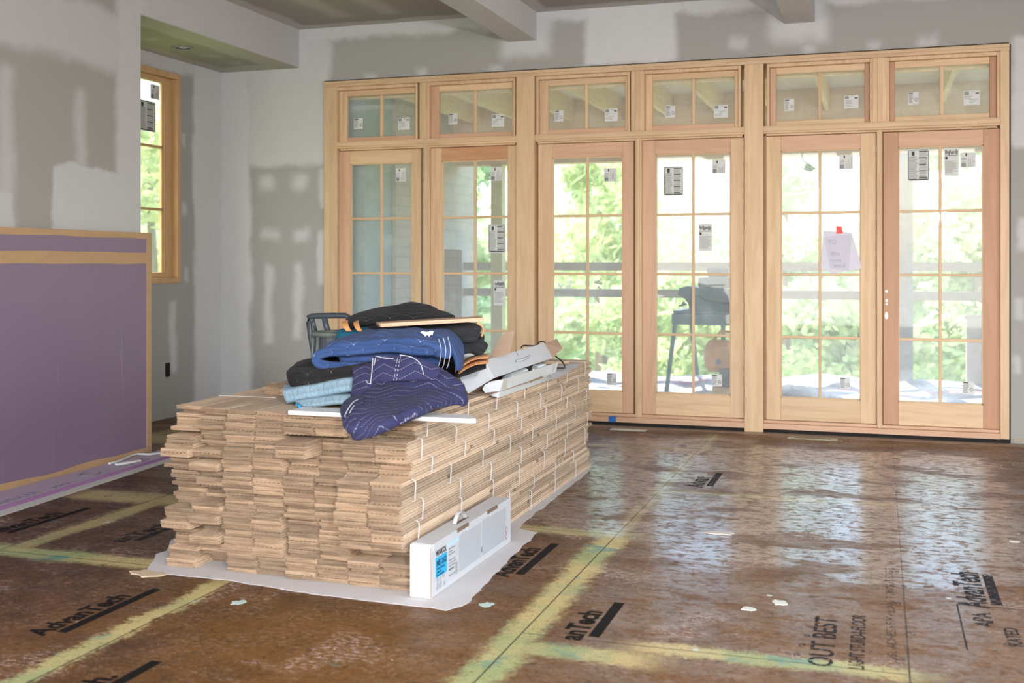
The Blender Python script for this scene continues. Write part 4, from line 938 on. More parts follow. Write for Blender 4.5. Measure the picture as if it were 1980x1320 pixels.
b = MB(); b.tube(smooth_path([P(922, 624, 5.08), P(932, 630, 5.1), P(934, 640, 5.12), P(931, 650, 5.1)], 5), .006, 8); b.build('tan_binding', plain('tan_binding', (.62, .36, .18), .8), cg, smooth=True)
# orange lined blanket
og = empty('moving_blanket'); tag(og, 'orange lined dark moving blanket, its orange layers curving beside the open carton', 'blanket', 'moving blankets on the stack')
for q, (dv_, sd) in enumerate(((0, 20), (11, 21))):
    pad('orange_layer', [[P(887-q, 714+dv_*.7, 5.05), P(900, 702+dv_, 5.05), P(920, 693+dv_, 5.05), P(945, 690+dv_, 5.05)], [P(888, 706+dv_*.7, 5.2), P(903, 697+dv_*.8, 5.2), P(920, 690+dv_*.8, 5.2), P(945, 688+dv_*.8, 5.2)], [P(895, 700+dv_*.5, 5.4), P(905, 694+dv_*.5, 5.4), P(920, 688+dv_*.5, 5.4), P(945, 686+dv_*.5, 5.4)]], .007, M_orange, og, seed=sd, ns=30, nt=16, wr=.003)
pad('dark_layer', [[P(880, 728, 5.06), P(900, 722, 5.07), P(920, 714, 5.08), P(940, 708, 5.08)], [P(885, 718, 5.2), P(900, 712, 5.2), P(920, 706, 5.2), P(940, 702, 5.2)], [P(890, 712, 5.4), P(900, 707, 5.4), P(920, 702, 5.4), P(940, 700, 5.4)]], .014, M_blk, og, seed=22, ns=30, nt=16, zmin=PT+.004)
pad('filler_fold', [[P(800, 724, 5.1), P(840, 722, 5.1), P(880, 722, 5.1)], [P(800, 712, 5.3), P(840, 710, 5.3), P(880, 708, 5.3)], [P(800, 708, 5.5), P(840, 706, 5.5), P(880, 704, 5.5)]], .06, M_blk, og, seed=23, ns=30, nt=16, zmin=PT+.004)
# navy blanket in front
nv = empty('moving_blanket'); tag(nv, 'dark navy quilted moving blanket with white zigzag stitching hanging over the front of the stack', 'blanket', 'moving blankets on the stack')
pad('back_layer', [[P(683, 770, 4.50), P(690, 764, 4.48), P(760, 760, 4.50), P(830, 758, 4.5), P(895, 778, 4.6)], [P(682, 735, 4.55), P(720, 728, 4.54), P(770, 722, 4.56), P(835, 722, 4.58), P(900, 750, 4.64)], [P(682, 712, 4.60), P(716, 704, 4.59), P(770, 695, 4.60), P(830, 706, 4.62), P(885, 738, 4.68)]], .014, M_navy, nv, seed=30, wr=.006)
pad('upright_fold', [[P(716, 742, 4.50), P(740, 738, 4.49), P(800, 735, 4.50), P(840, 735, 4.53)], [P(717, 712, 4.53), P(745, 710, 4.52), P(800, 712, 4.52), P(850, 722, 4.54)], [P(719, 688, 4.56), P(745, 688, 4.55), P(800, 690, 4.55), P(852, 712, 4.57)]], .009, M_navy, nv, seed=31, wr=.004)
pad('main_fold', [
    [P(716, 752, 4.50), P(770, 747, 4.56), P(820, 737, 4.62), P(862, 735, 4.66), P(888, 752, 4.70), P(896, 772, 4.72)],
    [P(704, 764, 4.43), P(762, 762, 4.46), P(818, 756, 4.52), P(862, 755, 4.56), P(890, 768, 4.60), P(896, 780, 4.64)],
    [P(690, 782, 4.34), P(748, 786, 4.35), P(806, 776, 4.40), P(846, 768, 4.47), P(870, 774, 4.54), P(880, 782, 4.58)],
    [P(676, 803, 4.22), P(725, 808, 4.20), P(775, 802, 4.22), P(812, 790, 4.30), P(838, 782, 4.40), P(850, 784, 4.46)],
    [P(676, 826, 4.16), P(708, 828, 4.15), P(742, 822, 4.15), P(775, 808, 4.18), P(800, 798, 4.24), P(815, 794, 4.30)],
    [P(686, 850, 4.16), P(698, 851, 4.15), P(722, 838, 4.15), P(748, 822, 4.17), P(772, 812, 4.2), P(790, 805, 4.24)]], .024, M_navy, nv, ns=80, nt=60, seed=32, wr=.008, p=5, ufac=1.0)
pad('rolled_end', [
    [P(664, 790, 4.36), P(668, 778, 4.38), P(684, 768, 4.42), P(705, 764, 4.46)],
    [P(660, 803, 4.22), P(668, 792, 4.25), P(684, 780, 4.28), P(704, 774, 4.34)],
    [P(664, 818, 4.15), P(672, 826, 4.13), P(684, 822, 4.13), P(698, 812, 4.16)],
    [P(674, 832, 4.16), P(684, 838, 4.14), P(694, 838, 4.14), P(706, 830, 4.15)]], .010, M_navy, nv, ns=40, nt=36, seed=33, wr=.004)
b = MB()
for l_ in ([P(721, 692, 4.535), P(719, 720, 4.505), P(716, 742, 4.48)], [P(726, 692, 4.535), P(723, 706, 4.51)], [P(726, 688, 4.538), P(745, 692, 4.53), P(762, 693, 4.532)], [P(773, 686, 4.53), P(795, 690, 4.53), P(812, 702, 4.525), P(819, 723, 4.51)],
           [P(700, 769, 4.36), P(682, 778, 4.24), P(668, 800, 4.17), P(668, 806, 4.15)], [P(697, 774, 4.33), P(683, 786, 4.23), P(676, 798, 4.18)], [P(708, 736, 4.50), P(712, 741, 4.49), P(718, 741, 4.48)]):
    b.tube(smooth_path(l_, 5), .0016, 5)
b.build('white_edge_stitching', M_thread, nv)
b = MB()
for du in (0, 5):
    q = smooth_path([P(770+du, 688, 4.525), P(766+du, 705, 4.50), P(761+du, 738, 4.475)], 8)
    for i in range(0, len(q)-1, 2): b.tube([q[i], q[i+1]], .0010, 4)
b.build('double_seam', M_thread, nv)
# board lying on the blankets
lb_ = bpy.data.objects.new('loose_board', board_mesh('loose_board', .50, 0, 2)); COL.objects.link(lb_)
nl = P(737, 634, 4.84); fr = P(911, 624, 5.06)
dirv = (fr-nl).normalized(); rx = Vector((dirv.y, -dirv.x, 0)).normalized(); upv = rx.cross(dirv).normalized()
W1_ = nl-rx*BW*0+Vector((0, 0, .004))
M4 = Matrix((( rx.x, dirv.x, upv.x, 0), (rx.y, dirv.y, upv.y, 0), (rx.z, dirv.z, upv.z, 0), (0, 0, 0, 1)))
sidev = -rx*BW
lb_.matrix_world = Matrix.Translation(W1_+sidev) @ M4
lb_.data.materials.clear(); lb_.data.materials.append(wood('oak_board_warm', (.66, .44, .30), (.52, .33, .21), 'Y', .6, .1, 1.3))
tag(lb_, 'short clean wood flooring board lying on top of the black blankets', 'board')

# ------------------------------------------------------------------ dark plastic bucket with frame handle
M_pl = plain('grey_plastic', (.045, .058, .07), .45); M_pl2 = plain('dusty_rim', (.13, .15, .14), .6)
bc = empty('handled_bucket'); tag(bc, 'dark grey plastic bucket with a tall frame handle behind the blankets', 'bucket')
Yb = 5.62
def fr_(q): return [P(u, v, Yb+dy) for (u, v, dy) in q]
b = MB(); b.tube(fr_([(613, 700, .0), (607, 686, 0), (601, 650, 0), (597, 622, 0), (597, 613, 0), (603, 611, 0), (640, 610, 0), (668, 610, 0), (674, 613, 0), (679, 628, 0), (690, 670, .0), (694, 700, 0)]), .016, 8); b.build('frame_handle', M_pl, bc, bevel=0, smooth=True)
b = MB(); b.tube(fr_([(627, 612, 0), (631, 630, 0), (638, 650, 0)]), .017, 8); b.tube(fr_([(604, 614, 0), (612, 645, .02)]), .010, 8); b.build('frame_bar', M_pl, bc, smooth=True)
cen = P(652, 646, 5.52); rr_ = WX(692, 5.52)-WX(652, 5.52)
prof = [(1.0, 0, M_pl2), (1, 0, None)]
V = []; Fc = []; ring = [(1.06, .010), (1.06, -.012), (.98, -.014), (1.0, -.06), (1.06, -.14), (1.10, -.19), (1.06, PT+.006-cen.z+.02), (1.0, PT+.006-cen.z), (.0, PT+.006-cen.z), (.0, PT+.02-cen.z), (.92, PT+.02-cen.z), (.92, -.06), (.92, .004), (.98, .012)]
seg = 32
for (r_, dz) in ring:
    for k_ in range(seg):
        t = 2*math.pi*k_/seg; V.append((cen.x+rr_*r_*math.cos(t), cen.y+rr_*r_*math.sin(t), cen.z+dz))
nr = len(ring)
for i in range(nr):
    for k_ in range(seg):
        k2 = (k_+1) % seg; i2 = (i+1) % nr; Fc.append((i*seg+k_, i*seg+k2, i2*seg+k2, i2*seg+k_))
mesh_obj('bucket_body', V, Fc, M_pl, bc)
b = MB(); b.tube([(cen.x+rr_*1.02*math.cos(t*math.pi/18), cen.y+rr_*1.02*math.sin(t*math.pi/18), cen.z+.004) for t in range(36)], .013, 8, True); b.build('rim', M_pl2, bc, smooth=True)
b = MB()
for t in (200, 245, 290): a_ = math.radians(t); b.tube([(cen.x+rr_*1.02*math.cos(a_), cen.y+rr_*1.04*math.sin(a_), cen.z-.01), (cen.x+rr_*1.12*math.cos(a_), cen.y+rr_*1.16*math.sin(a_), cen.z-.2)], .010, 6)
b.build('rib', M_pl2, bc, smooth=True)

# ================================================================== PURPLE PANEL BY THE LEFT WALL
def purple_mat():
    k = N('purple_board'); p = k.pos(); X_ = k.xyz(p)
    a = k.noise(k.vscale(p, (1, 1, .5)), 1.8, 4, .6); c = k.mix(a, (.21, .142, .215), (.245, .178, .255))
    st = k.mul(k.step(k.noise(k.vscale(p, (8, 8, .8)), 1.6, 4, .6), .6, .75), .25); c = k.mix(st, c, (.38, .30, .42))
    k.bump(a, .1, .01); return k.col(c, .38, .45)
M_pur = purple_mat()
def tape_mat():
    k = N('tan_paper_tape'); p = k.pos(); a = k.noise(k.vscale(p, (1, 2, 9)), 3, 4, .6, .5); c = k.mix(a, (.42, .26, .13), (.56, .36, .19)); k.bump(a, .6, .012); return k.col(c, .6)
M_tape = tape_mat()
pn = empty('insulation_panel'); tag(pn, 'large purple board edged with tan tape standing against the left wall', 'panel')
PY1 = 6.93; PX = -5.055
b = MB(); b.box(XL+.004, PX, 3.0, PY1, .004, 1.615); b.build('board', M_pur, pn)
b = MB(); zt = 1.615
def wob_strip(y0, y1, za, zb, x, amp, seed_, th_=.002, n=60):
    m = MB(); pv = None
    for i in range(n+1):
        y = y0+(y1-y0)*i/n; d0 = amp*mnoise.noise(Vector((y*3.1, seed_, 0))); d1 = amp*mnoise.noise(Vector((y*2.3, seed_+5, 0)))
        cur = (Vector((x, y, za+d0)), Vector((x+.002*mnoise.noise(Vector((y*9, seed_, 2))), y, zb+d1)))
        if pv:
            T_ = Vector((th_, 0, 0)); m.hexa([pv[0], cur[0], cur[1], pv[1], pv[0]+T_, cur[0]+T_, cur[1]+T_, pv[1]+T_])
        pv = cur
    return m
m = wob_strip(3.0, PY1, 1.575, 1.616, PX, .006, 1); m.box(XL+.01, PX+.002, 3.0, PY1, 1.615, 1.618); m.build('tape', M_tape, pn)
wob_strip(3.0, PY1-.02, 1.395, 1.475, PX, .005, 2).build('tape', M_tape, pn)
wob_strip(3.0, PY1, .006, .055, PX, .02, 3).build('tape', M_tape, pn)
b = MB(); b.box(PX, PX+.003, PY1-.05, PY1+.001, .006, 1.616); b.box(XL+.01, PX+.003, PY1, PY1+.003, .006, 1.616); b.build('tape', M_tape, pn)
# foam board lying on the floor with print, white paper strip beside it
fb = empty('foam_board', (0, 0, 0)); tag(fb, 'pale purple printed foam board strip lying on the floor along the purple panel', 'board')
q = [(-4.665, 4.4), (-4.86, 7.25), (-5.045, 7.25), (-5.045, 4.4)]
def slant(x, z0): return z0
M_foam = plain('foam_face', (.47, .38, .49), .5, nz=.05, sc=4); M_foamedge = plain('foam_edge', (.36, .17, .38), .6)
b = MB(); b.slab(q, .004, .020); fo = b.build('board', M_foam, fb)
b = MB(); b.slab([(-4.663, 4.4), (-4.857, 7.25), (-4.866, 7.25), (-4.672, 4.4)], .0042, .0215); b.build('board_edge', M_foamedge, fb)
def onfloor(x, y, z, rz): return Matrix.Translation((x, y, z)) @ Matrix.Rotation(rz, 4, 'Z')
M_fprint = plain('foam_print', (.20, .17, .22), .6)
sl = math.radians(90+4)
for (t, x, y, s, w) in (('FOAMULAR', -4.76, 5.05, .09, .45), ('www.', -4.80, 5.62, .07, .2), ('R-5 XPS', -4.85, 6.35, .10, .33)):
    text_obj('printing', t, s, onfloor(x, y, .0205, sl), M_fprint, fo, width=w)
b = MB(); b.tube([(-4.90+.055*math.cos(t*math.pi/12), 6.07+.075*math.sin(t*math.pi/12), .0208) for t in range(24)], .006, 4, True); b.build('round_stamp', M_fprint, fo)
b = MB(); b.slab([(-4.56, 4.4), (-4.70, 6.2), (-4.80, 7.3), (-4.858, 7.3), (-4.662, 4.4)], .0006, .004); tag(b.build('paper_strip', plain('strip_paper', (.58, .58, .54), .8)), 'long off-white paper strip on the floor beside the foam board', 'paper')
b = MB(); wt = smooth_path([F(210, 896, .026), F(232, 890, .028), F(262, 878, .03), F(290, 878, .03), F(318, 874, .03)], 4); b.tube(wt, .008, 6); tag(b.build('bent_trim_strip', plain('white_strip', (.66, .66, .64), .5), smooth=True), 'thin bent white strip lying on the foam board', 'trim')
b = MB(); a_ = F(222, 899, .022); c_ = F(268, 891, .022); d_ = (c_-a_).normalized(); e_ = Vector((d_.y, -d_.x, 0)); b.hexa([a_, a_+e_*.03, c_+e_*.03, c_, a_+Vector((0, 0, .012)), a_+e_*.03+Vector((0, 0, .012)), c_+e_*.03+Vector((0, 0, .012)), c_+Vector((0, 0, .012))])
tag(b.build('trim_offcut', plain('white_offcut', (.74, .74, .73), .5)), 'short white trim offcut lying on the foam board', 'offcut')

# ------------------------------------------------------------------ floor printing
def ink_mat(name, c, thr):
    k = N(name); p = k.pos(); w = k.noise(p, 48, 6, .85, .5); al = k.step(w, thr-.03, thr+.03, 0, .94)
    k.col(k.mix(w, c, tuple(q*1.3+.004 for q in c)), .7, .15); k.l.new(al, k.b.inputs['Alpha']); return k.m
M_print = ink_mat('floor_ink', (.007, .006, .006), .30); M_print2 = ink_mat('floor_ink_worn', (.022, .023, .028), .475)
M_print3 = ink_mat('floor_ink_faint', (.05, .045, .045), .53)
def advan(x, y, L, txt='AdvanTech', bar=True, mat=M_print, s=.125, w=None, rz=math.pi/2, xtra=.12):
    text_obj('floor_lettering', txt, s, onfloor(x, y, .0006, rz), mat, floor, ext=.0003, bold=.004, width=w or L)
    if bar:
        b = MB(); b.box(x+.018, x+.060, y+.06, y+L+xtra, .0003, .0009); b.build('floor_lettering', mat, floor)
advan(-1.575, 4.72, .52)
advan(-1.055, 4.01, .36, 'anTech', w=.36, xtra=.14)
advan(-2.985, 3.43, .53)
advan(-4.33, 4.63, .52, xtra=.16)
advan(-2.45, 3.04, .16, 'ch.', w=.14, s=.12, xtra=.14)
advan(-3.60, 4.70, .40, 'anTech', w=.42, xtra=.3, mat=M_print2)
advan(-1.05, 6.98, .4, 'Advan', w=.34, mat=M_print2, s=.16)
advan(.42, 4.9, .4, 'AdvanTech', w=.55, mat=M_print2, s=.16)
text_obj('floor_lettering', 'OUT BEST', .12, onfloor(-.155, 4.02, .0006, math.pi/2), M_print2, floor, width=.56, ext=.0003, bold=.0015)
text_obj('floor_lettering', 'LIGHT STURD-I-FLOOR', .075, onfloor(-.05, 4.03, .0006, math.pi/2), M_print2, floor, width=.62, ext=.0003, bold=.0008)
text_obj('floor_lettering', 'USE ADHESIVE NAILING TONGUE EDGE', .05, onfloor(.06, 4.15, .0006, math.pi/2), M_print3, floor, width=1.25, ext=.0003)
for i, y in enumerate((4.13, 4.45, 4.8, 5.1, 5.35)): text_obj('floor_lettering', ('16', '24', '7/8', 'M', '19')[i], .06, onfloor(.13 if i % 2 else .085, y, .0006, math.pi/2), M_print3, floor, ext=.0003)
b = MB()
x0, x1, y0, y1 = .30, .58, 4.35, 4.92
for (a0, a1, c0, c1) in ((x0, x0+.006, y0, y1), (x1, x1+.006, y0, y1), (x0, x1, y1, y1+.006)): b.box(a0, a1, c0, c1, .0003, .0008)
b.build('floor_lettering', M_print2, floor)
text_obj('floor_lettering', 'APA', .10, onfloor(.42, 4.65, .0006, math.pi/2), M_print2, floor, ext=.0003, bold=.002)
text_obj('floor_lettering', 'RATED', .07, onfloor(.50, 4.45, .0006, math.pi/2), M_print2, floor, ext=.0003, bold=.001)
for i in range(5): text_obj('floor_lettering', 'o', .05, onfloor(-.27+.012*i, 4.1+.11*i, .0006, math.pi/2), M_print2, floor, ext=.0003)
# debris and vents
def scrap(name, c, r_, n, mat, lab, cat, z=.003, sy=1.0):
    rr = random.Random(int(c[0]*991+c[1]*37)); b = MB()
    b.slab([(c[0]+r_*rr.uniform(.45, 1)*math.cos(2*math.pi*i/n), c[1]+sy*r_*rr.uniform(.45, 1)*math.sin(2*math.pi*i/n)) for i in range(n)], .0006, z)
    return tag(b.build(name, mat), lab, cat)
M_scr = plain('scrap_white', (.66, .60, .55), .8)
scrap('torn_scrap', F(1395, 1031)[:2], .10, 13, M_scr, 'torn pale paper scrap on the bare floor right of the stack', 'scrap', .004, .5)
scrap('joint_compound_blob', F(1509, 1166)[:2], .045, 11, plain('compound_blob', (.66, .68, .60), .8), 'larger dried compound blob on the floor at the right', 'debris', .004)
scrap('joint_compound_blob', F(1446, 1178)[:2], .035, 10, plain('compound_blob2', (.62, .64, .56), .8), 'smaller dried compound blob, just left of the larger one', 'debris', .004)
scrap('joint_compound_blob', F(942, 1169)[:2], .040, 12, plain('compound_blob3', (.50, .62, .55), .7), 'pale mint drip of compound on the floor in front of the white carton', 'debris', .002)
scrap('joint_compound_blob', F(461, 1165)[:2], .038, 12, plain('compound_blob4', (.52, .66, .58), .7), 'pale mint drip of compound on the floor in front of the stack', 'debris', .002)
scrap('wood_shaving', F(1960, 1047)[:2], .04, 9, M_scr, 'pale wood shaving on the floor at the right edge', 'debris', .003, .5)
scrap('sawdust_pile', F(283, 1109)[:2], .11, 18, plain('sawdust', (.58, .45, .30), .95), 'small fan of pale sawdust at the left corner of the floor paper', 'sawdust', .005, .6)
for (u0, u1, v, c, lab) in ((1180, 1250, 830, (.55, .55, .48), 'pale plaster filled floor vent opening nearer the stack by the doors'), (1523, 1620, 847, (.50, .50, .36), 'yellowish masked floor vent opening below the fifth door')):
    a_ = F(u0, v); c_ = F(u1, v+2); yv = (a_.y+c_.y)/2
    b = MB(); b.box(a_.x, c_.x, yv-.05, yv+.05, .0005, .003); vt = b.build('floor_vent', plain('vent_mask', c, .8)); tag(vt, lab, 'vent')
    b = MB(); b.box(a_.x+.05, c_.x-.05, yv-.022, yv+.022, .003, .0038); b.build('vent_slot', plain('vent_slot', (.22, .15, .09) if u0 > 1300 else (.60, .60, .55), .9), vt)

# ================================================================== OUTSIDE
M_deck = wood('deck_board', (.34, .28, .2), (.24, .19, .13), 'X', .8, .2)
b = MB(); b.box(-6.6, 4.5, D+.17, 13.0, -.12, -.03); struct(b.build('trim_40', M_deck))
b = MB(); b.box(-60, 60, 13.3, 120, -4.2, -4.0); b.box(-60, -6.6, -20, 13.3, -4.2, -4.0)
def grass():
    k = N('grass_ground'); c = k.mix(k.noise(k.pos(), 1.1, 5, .7), (.10, .20, .03), (.34, .42, .10)); return k.col(c, .9)
struct(b.build('trim_41', grass()))
# roof over the porch
b = MB(); b.box(-6.6, 4.5, D+.17, 12.2, 3.19, 3.22); struct(b.build('trim_42', wood('roof_sheathing', (.80, .76, .66), (.70, .66, .56), 'X', .9, .1)))
b = MB(); b.box(-6.6, 4.5, 11.87, 12.05, 2.50, 3.188); struct(b.build('trim_43', wood('fascia_beam', (.86, .68, .54), (.80, .60, .45), 'X', .8, .1)))
ORD = ['first', 'second', 'third', 'fourth', 'fifth', 'sixth', 'seventh', 'eighth', 'ninth', 'tenth', 'eleventh', 'twelfth', 'thirteenth', 'fourteenth', 'fifteenth', 'sixteenth', 'seventeenth', 'eighteenth', 'nineteenth']
for i in range(13):
    x = -5.9+i*.54
    b = MB(); b.box(-.022, .022, 0, 2.20, 2.95, 3.19); o = b.build('roof_joist', M_joist); o.location = (x, 9.66, 0)
    tag(o, 'bare pale porch roof joist seen through the transoms, %s from the left' % ORD[i], 'joist', 'porch roof joists')
b = MB(); b.box(-6.6, 4.5, 9.625, 9.66, 2.95, 3.19); struct(b.build('trim_44', M_joist))
M_post = plain('grey_post', (.34, .36, .37), .7); M_rail = plain('rail_plank', (.42, .38, .36), .8)
for (u, lab, m_, w) in ((1752, 'grey porch post seen behind the sixth door', M_post, .13), (963, 'pale yellowish porch post seen behind the second door', plain('yellow_post', (.62, .60, .34), .8), .13)):
    x = WX(u, 11.95); b = MB(); b.box(x-w/2, x+w/2, 11.89, 12.02, -.03, 2.50); tag(b.build('porch_post', m_), lab, 'post')
x = WX(1890, 11.9); b = MB(); b.box(x-.10, x+.10, 11.87, 12.03, -.03, .88); b.box(x-.12, x+.12, 11.86, 12.05, .84, .88); tag(b.build('deck_pedestal', plain('pedestal', (.62, .56, .52), .8)), 'short pale boxed post on the deck behind the sixth door', 'post')
for (z0, z1, lab) in ((1.315, 1.405, 'upper horizontal guard rail plank at the deck edge'), (1.02, 1.11, 'lower horizontal guard rail plank at the deck edge')):
    b = MB(); b.box(-4.59, 4.3, 12.06, 12.10, z0, z1); tag(b.build('guard_rail', M_rail), lab, 'railing')
# outdoor chimney block wall and post at its inner end
def block_mat():
    k = N('chimney_block'); p = k.pos(); X_ = k.xyz(p); v = k.comb(X_[1], X_[2], 0.0)
    n_ = k.n.new('ShaderNodeTexBrick'); k.l.new(v, n_.inputs['Vector']); n_.inputs['Scale'].default_value = 2.4
    n_.inputs['Color1'].default_value = (.50, .46, .42, 1); n_.inputs['Color2'].default_value = (.56, .50, .46, 1); n_.inputs['Mortar'].default_value = (.42, .39, .36, 1); n_.inputs['Mortar Size'].default_value = .012
    k.bump(n_.outputs['Fac'], .2, .01); return k.col(n_.outputs['Color'], .9)
ch = empty('outdoor_chimney'); tag(ch, 'pale concrete block outdoor chimney with a fireplace opening beyond the left doors', 'chimney')
b = MB(); b.box(-5.7, -4.6, 10.27, 10.95, -.03, 3.6); b.box(-5.7, -4.6, 12.0, 12.6, -.03, 3.6); b.box(-5.7, -4.6, 10.95, 12.0, 1.55, 3.6); b.box(-5.7, -5.3, 10.95, 12.0, -.03, 1.55); b.build('block_masonry', block_mat(), ch)
b = MB(); b.box(-4.598, -4.55, 10.8, 10.95, -.03, 1.75); b.box(-4.598, -4.55, 12.0, 12.15, -.03, 1.75); b.box(-4.598, -4.55, 10.95, 12.0, 1.55, 1.75); b.build('surround', plain('surround', (.45, .46, .48), .8), ch)
b = MB(); b.box(-5.29, -5.25, 10.95, 12.0, -.03, 1.55); b.build('firebox_back', plain('firebox', (.12, .14, .17), .9), ch)
b = MB(); b.box(-5.7, -4.64, 9.64, 10.27, -.03, 3.6); struct(b.build('trim_45', plain('blue_sheathing', (.33, .42, .45), .7)))
b = MB(); b.box(-4.97, -4.66, 9.70, 9.80, -.03, 3.55)
tag(b.build('timber_post', wood('treated_post', (.55, .54, .26), (.42, .44, .22), 'Z', .8, .1)), 'greenish treated timber post just outside the leftmost door', 'post')
# plastic drop sheets on the deck
def tarp_mat():
    k = N('white_plastic_sheet'); p = k.pos(); a = k.noise(k.vscale(p, (.7, 1, 1)), 2.2, 5, .6, .8); c = k.mix(k.step(a, .3, .7), (.42, .44, .50), (.58, .60, .64))
    X_ = k.xyz(p); rd = k.mul(k.step(k.math('ABSOLUTE', k.math('SUBTRACT', k.math('ADD', X_[1], k.mul(a, .6)), 11.7)), .02, .06, 1, 0), k.step(k.noise(p, .9, 2), .40, .5)); c = k.mix(k.mul(rd, .7), c, (.72, .22, .28))
    k.bump(a, 1.0, .05); return k.col(c, .4)
nx, ny = 120, 60; V = []; Fc = []
for j in range(ny+1):
    for i in range(nx+1):
        x = -4.3+8.6*i/nx; y = 9.85+2.0*j/ny; t = j/ny
        h_ = .03+.22*max(0, t-.35)/.65*(1-.0*t)+.10*mnoise.noise(Vector((x*1.1, y*1.7, 3)))*min(1, t*1.6)+.04*mnoise.noise(Vector((x*4, y*5, 1)))
        e_ = min(1, i/3, (nx-i)/3, j/3, (ny-j)/2); V.append((x, y, max(-.025, -.028+h_*e_+.01*(e_ > 0))))
for j in range(ny):
    for i in range(nx): a_ = j*(nx+1)+i; Fc.append((a_, a_+1, a_+nx+2, a_+nx+1))
tp = mesh_obj('drop_sheet', V, Fc, tarp_mat(), None, True); tag(tp, 'rumpled white plastic drop sheet covering the porch deck outside', 'tarp')
def dz(x, y): 
    i = max(0, min(nx, int((x+4.3)/8.6*nx))); j = max(0, min(ny, int((y-9.85)/2.0*ny))); return V[j*(nx+1)+i][2]
# dark bag on the sheet
p0 = P(1560, 770, 11.0)
bg_ = pad('dark_bag', [[P(1512, 785, 10.5), P(1545, 785, 10.5), P(1590, 788, 10.5), P(1636, 792, 10.5)], [P(1510, 754, 10.7), P(1530, 750, 10.7), P(1580, 762, 10.7), P(1632, 778, 10.7)], [P(1512, 758, 11.0), P(1540, 758, 11.0), P(1590, 766, 11.0), P(1625, 776, 11.0)]], .03, plain('dark_blue_cloth', (.05, .09, .15), .8), None, 30, 20, .02, 40)
for v_ in bg_.data.vertices: v_.co.z = max(v_.co.z, dz(v_.co.x, v_.co.y)+.006)
tag(bg_, 'dark blue cloth bundle lying on the drop sheet behind the fifth door', 'cloth')
# saw on a folding stand
M_saw = plain('saw_blue_grey', (.07, .12, .17), .6)
sw = empty('table_saw'); tag(sw, 'dark blue grey table saw on a folding leg stand outside the fourth door', 'saw')
Ys = 11.15
def sx(u, dy=0): return WX(u, Ys+dy)
def sz(v, u=1360): return WZ(u, v, Ys)
b = MB(); b.box(sx(1300), sx(1452), Ys-.05, Ys+.45, sz(628), sz(606)); b.box(sx(1303), sx(1450), Ys-.05, Ys+.45, sz(606), sz(600)); b.build('table', M_saw, sw, bevel=.01)
b = MB(); V_ = [(1330, 602), (1420, 602), (1420, 560), (1350, 556), (1328, 553), (1312, 556), (1309, 570), (1322, 578), (1330, 590)]
b.sheet([Vector((sx(u), Ys+.05, sz(v))) for u, v in V_], -.30); b.build('motor_housing', M_saw, sw, bevel=.008)
b = MB(); b.tube([Vector((sx(1318), Ys, sz(592))), Vector((sx(1322), Ys, sz(584))), Vector((sx(1326), Ys, sz(590)))], .012, 6); b.tube([Vector((sx(1313), Ys, sz(592))), Vector((sx(1328), Ys, sz(588)))], .010, 6); b.build('knob', M_saw, sw)
b = MB(); b.box(sx(1348), sx(1420), Ys+.02, Ys+.3, sz(557), sz(536)); b.box(sx(1364), sx(1408), Ys+.05, Ys+.28, sz(536), sz(517)); b.build('upper_guard', M_saw, sw, bevel=.03)
b = MB(); b.tube(smooth_path([Vector((sx(1350), Ys-.02, sz(571))), Vector((sx(1368), Ys-.04, sz(580))), Vector((sx(1392), Ys-.04, sz(584))), Vector((sx(1425), Ys-.02, sz(588)))]), .008, 6); b.build('power_cord', M_black, sw)
for (u0, v0, u1, v1, dy0, dy1) in ((1305, 628, 1291, 764, 0, -.08), (1336, 628, 1333, 742, .4, .5), (1398, 628, 1402, 764, 0, -.08), (1440, 628, 1446, 742, .4, .5)):
    p0, p1 = Vector((sx(u0, dy0), Ys+dy0, sz(v0))), Vector((sx(u1), Ys+dy1, 0)); p1.z = dz(p1.x, p1.y)+.005
    b = MB(); b.tube([p0, p1], .022, 8); b.build('leg', plain('saw_leg', (.10, .17, .20), .6), sw)
# compressor
cp = empty('air_compressor'); tag(cp, 'orange pancake style air compressor on a wooden crate behind the fourth door', 'compressor')
M_or = plain('compressor_orange', (.62, .27, .08), .5)
Yc = 10.75; cx0, cx1 = WX(1359, Yc), WX(1450, Yc); zc = WZ(1390, 690, Yc); rc = .155
b = MB(); b.tube([(cx0, Yc+.1, zc), (cx0+.02, Yc+.1, zc), (cx0+.05, Yc+.1, zc), (cx1-.05, Yc+.1, zc), (cx1-.02, Yc+.1, zc), (cx1, Yc+.1, zc)], rc, 28, taper=[.3, .75, 1, 1, .75, .3]); b.build('tank', M_or, cp, smooth=True)
b = MB(); b.box(WX(1385, Yc), WX(1440, Yc), Yc-.09, Yc+.0, zc-.10, zc+.11); b.build('control_plate', plain('plate_orange', (.60, .30, .12), .5), cp, bevel=.01)
b = MB(); b.tube([(WX(1392, Yc), Yc-.092, WZ(1392, 698, Yc)), (WX(1392, Yc), Yc-.115, WZ(1392, 698, Yc))], .026, 14); b.build('gauge', plain('gauge_blue', (.12, .18, .26), .4), cp)
b = MB(); b.box(WX(1392, Yc), WX(1425, Yc), Yc-.06, Yc+.2, dz(WX(1400, Yc), Yc)+.22, zc-.08); b.build('motor', plain('motor_grey', (.10, .11, .12), .6), cp, bevel=.01)
b = MB(); b.box(WX(1380, Yc), WX(1440, Yc), Yc-.10, Yc+.28, .10, dz(WX(1400, Yc), Yc)+.22); tag(b.build('wooden_crate', wood('crate_wood', (.72, .52, .26), (.6, .4, .2), 'X', .7, .1)), 'pale wooden crate under the orange compressor outside', 'crate')
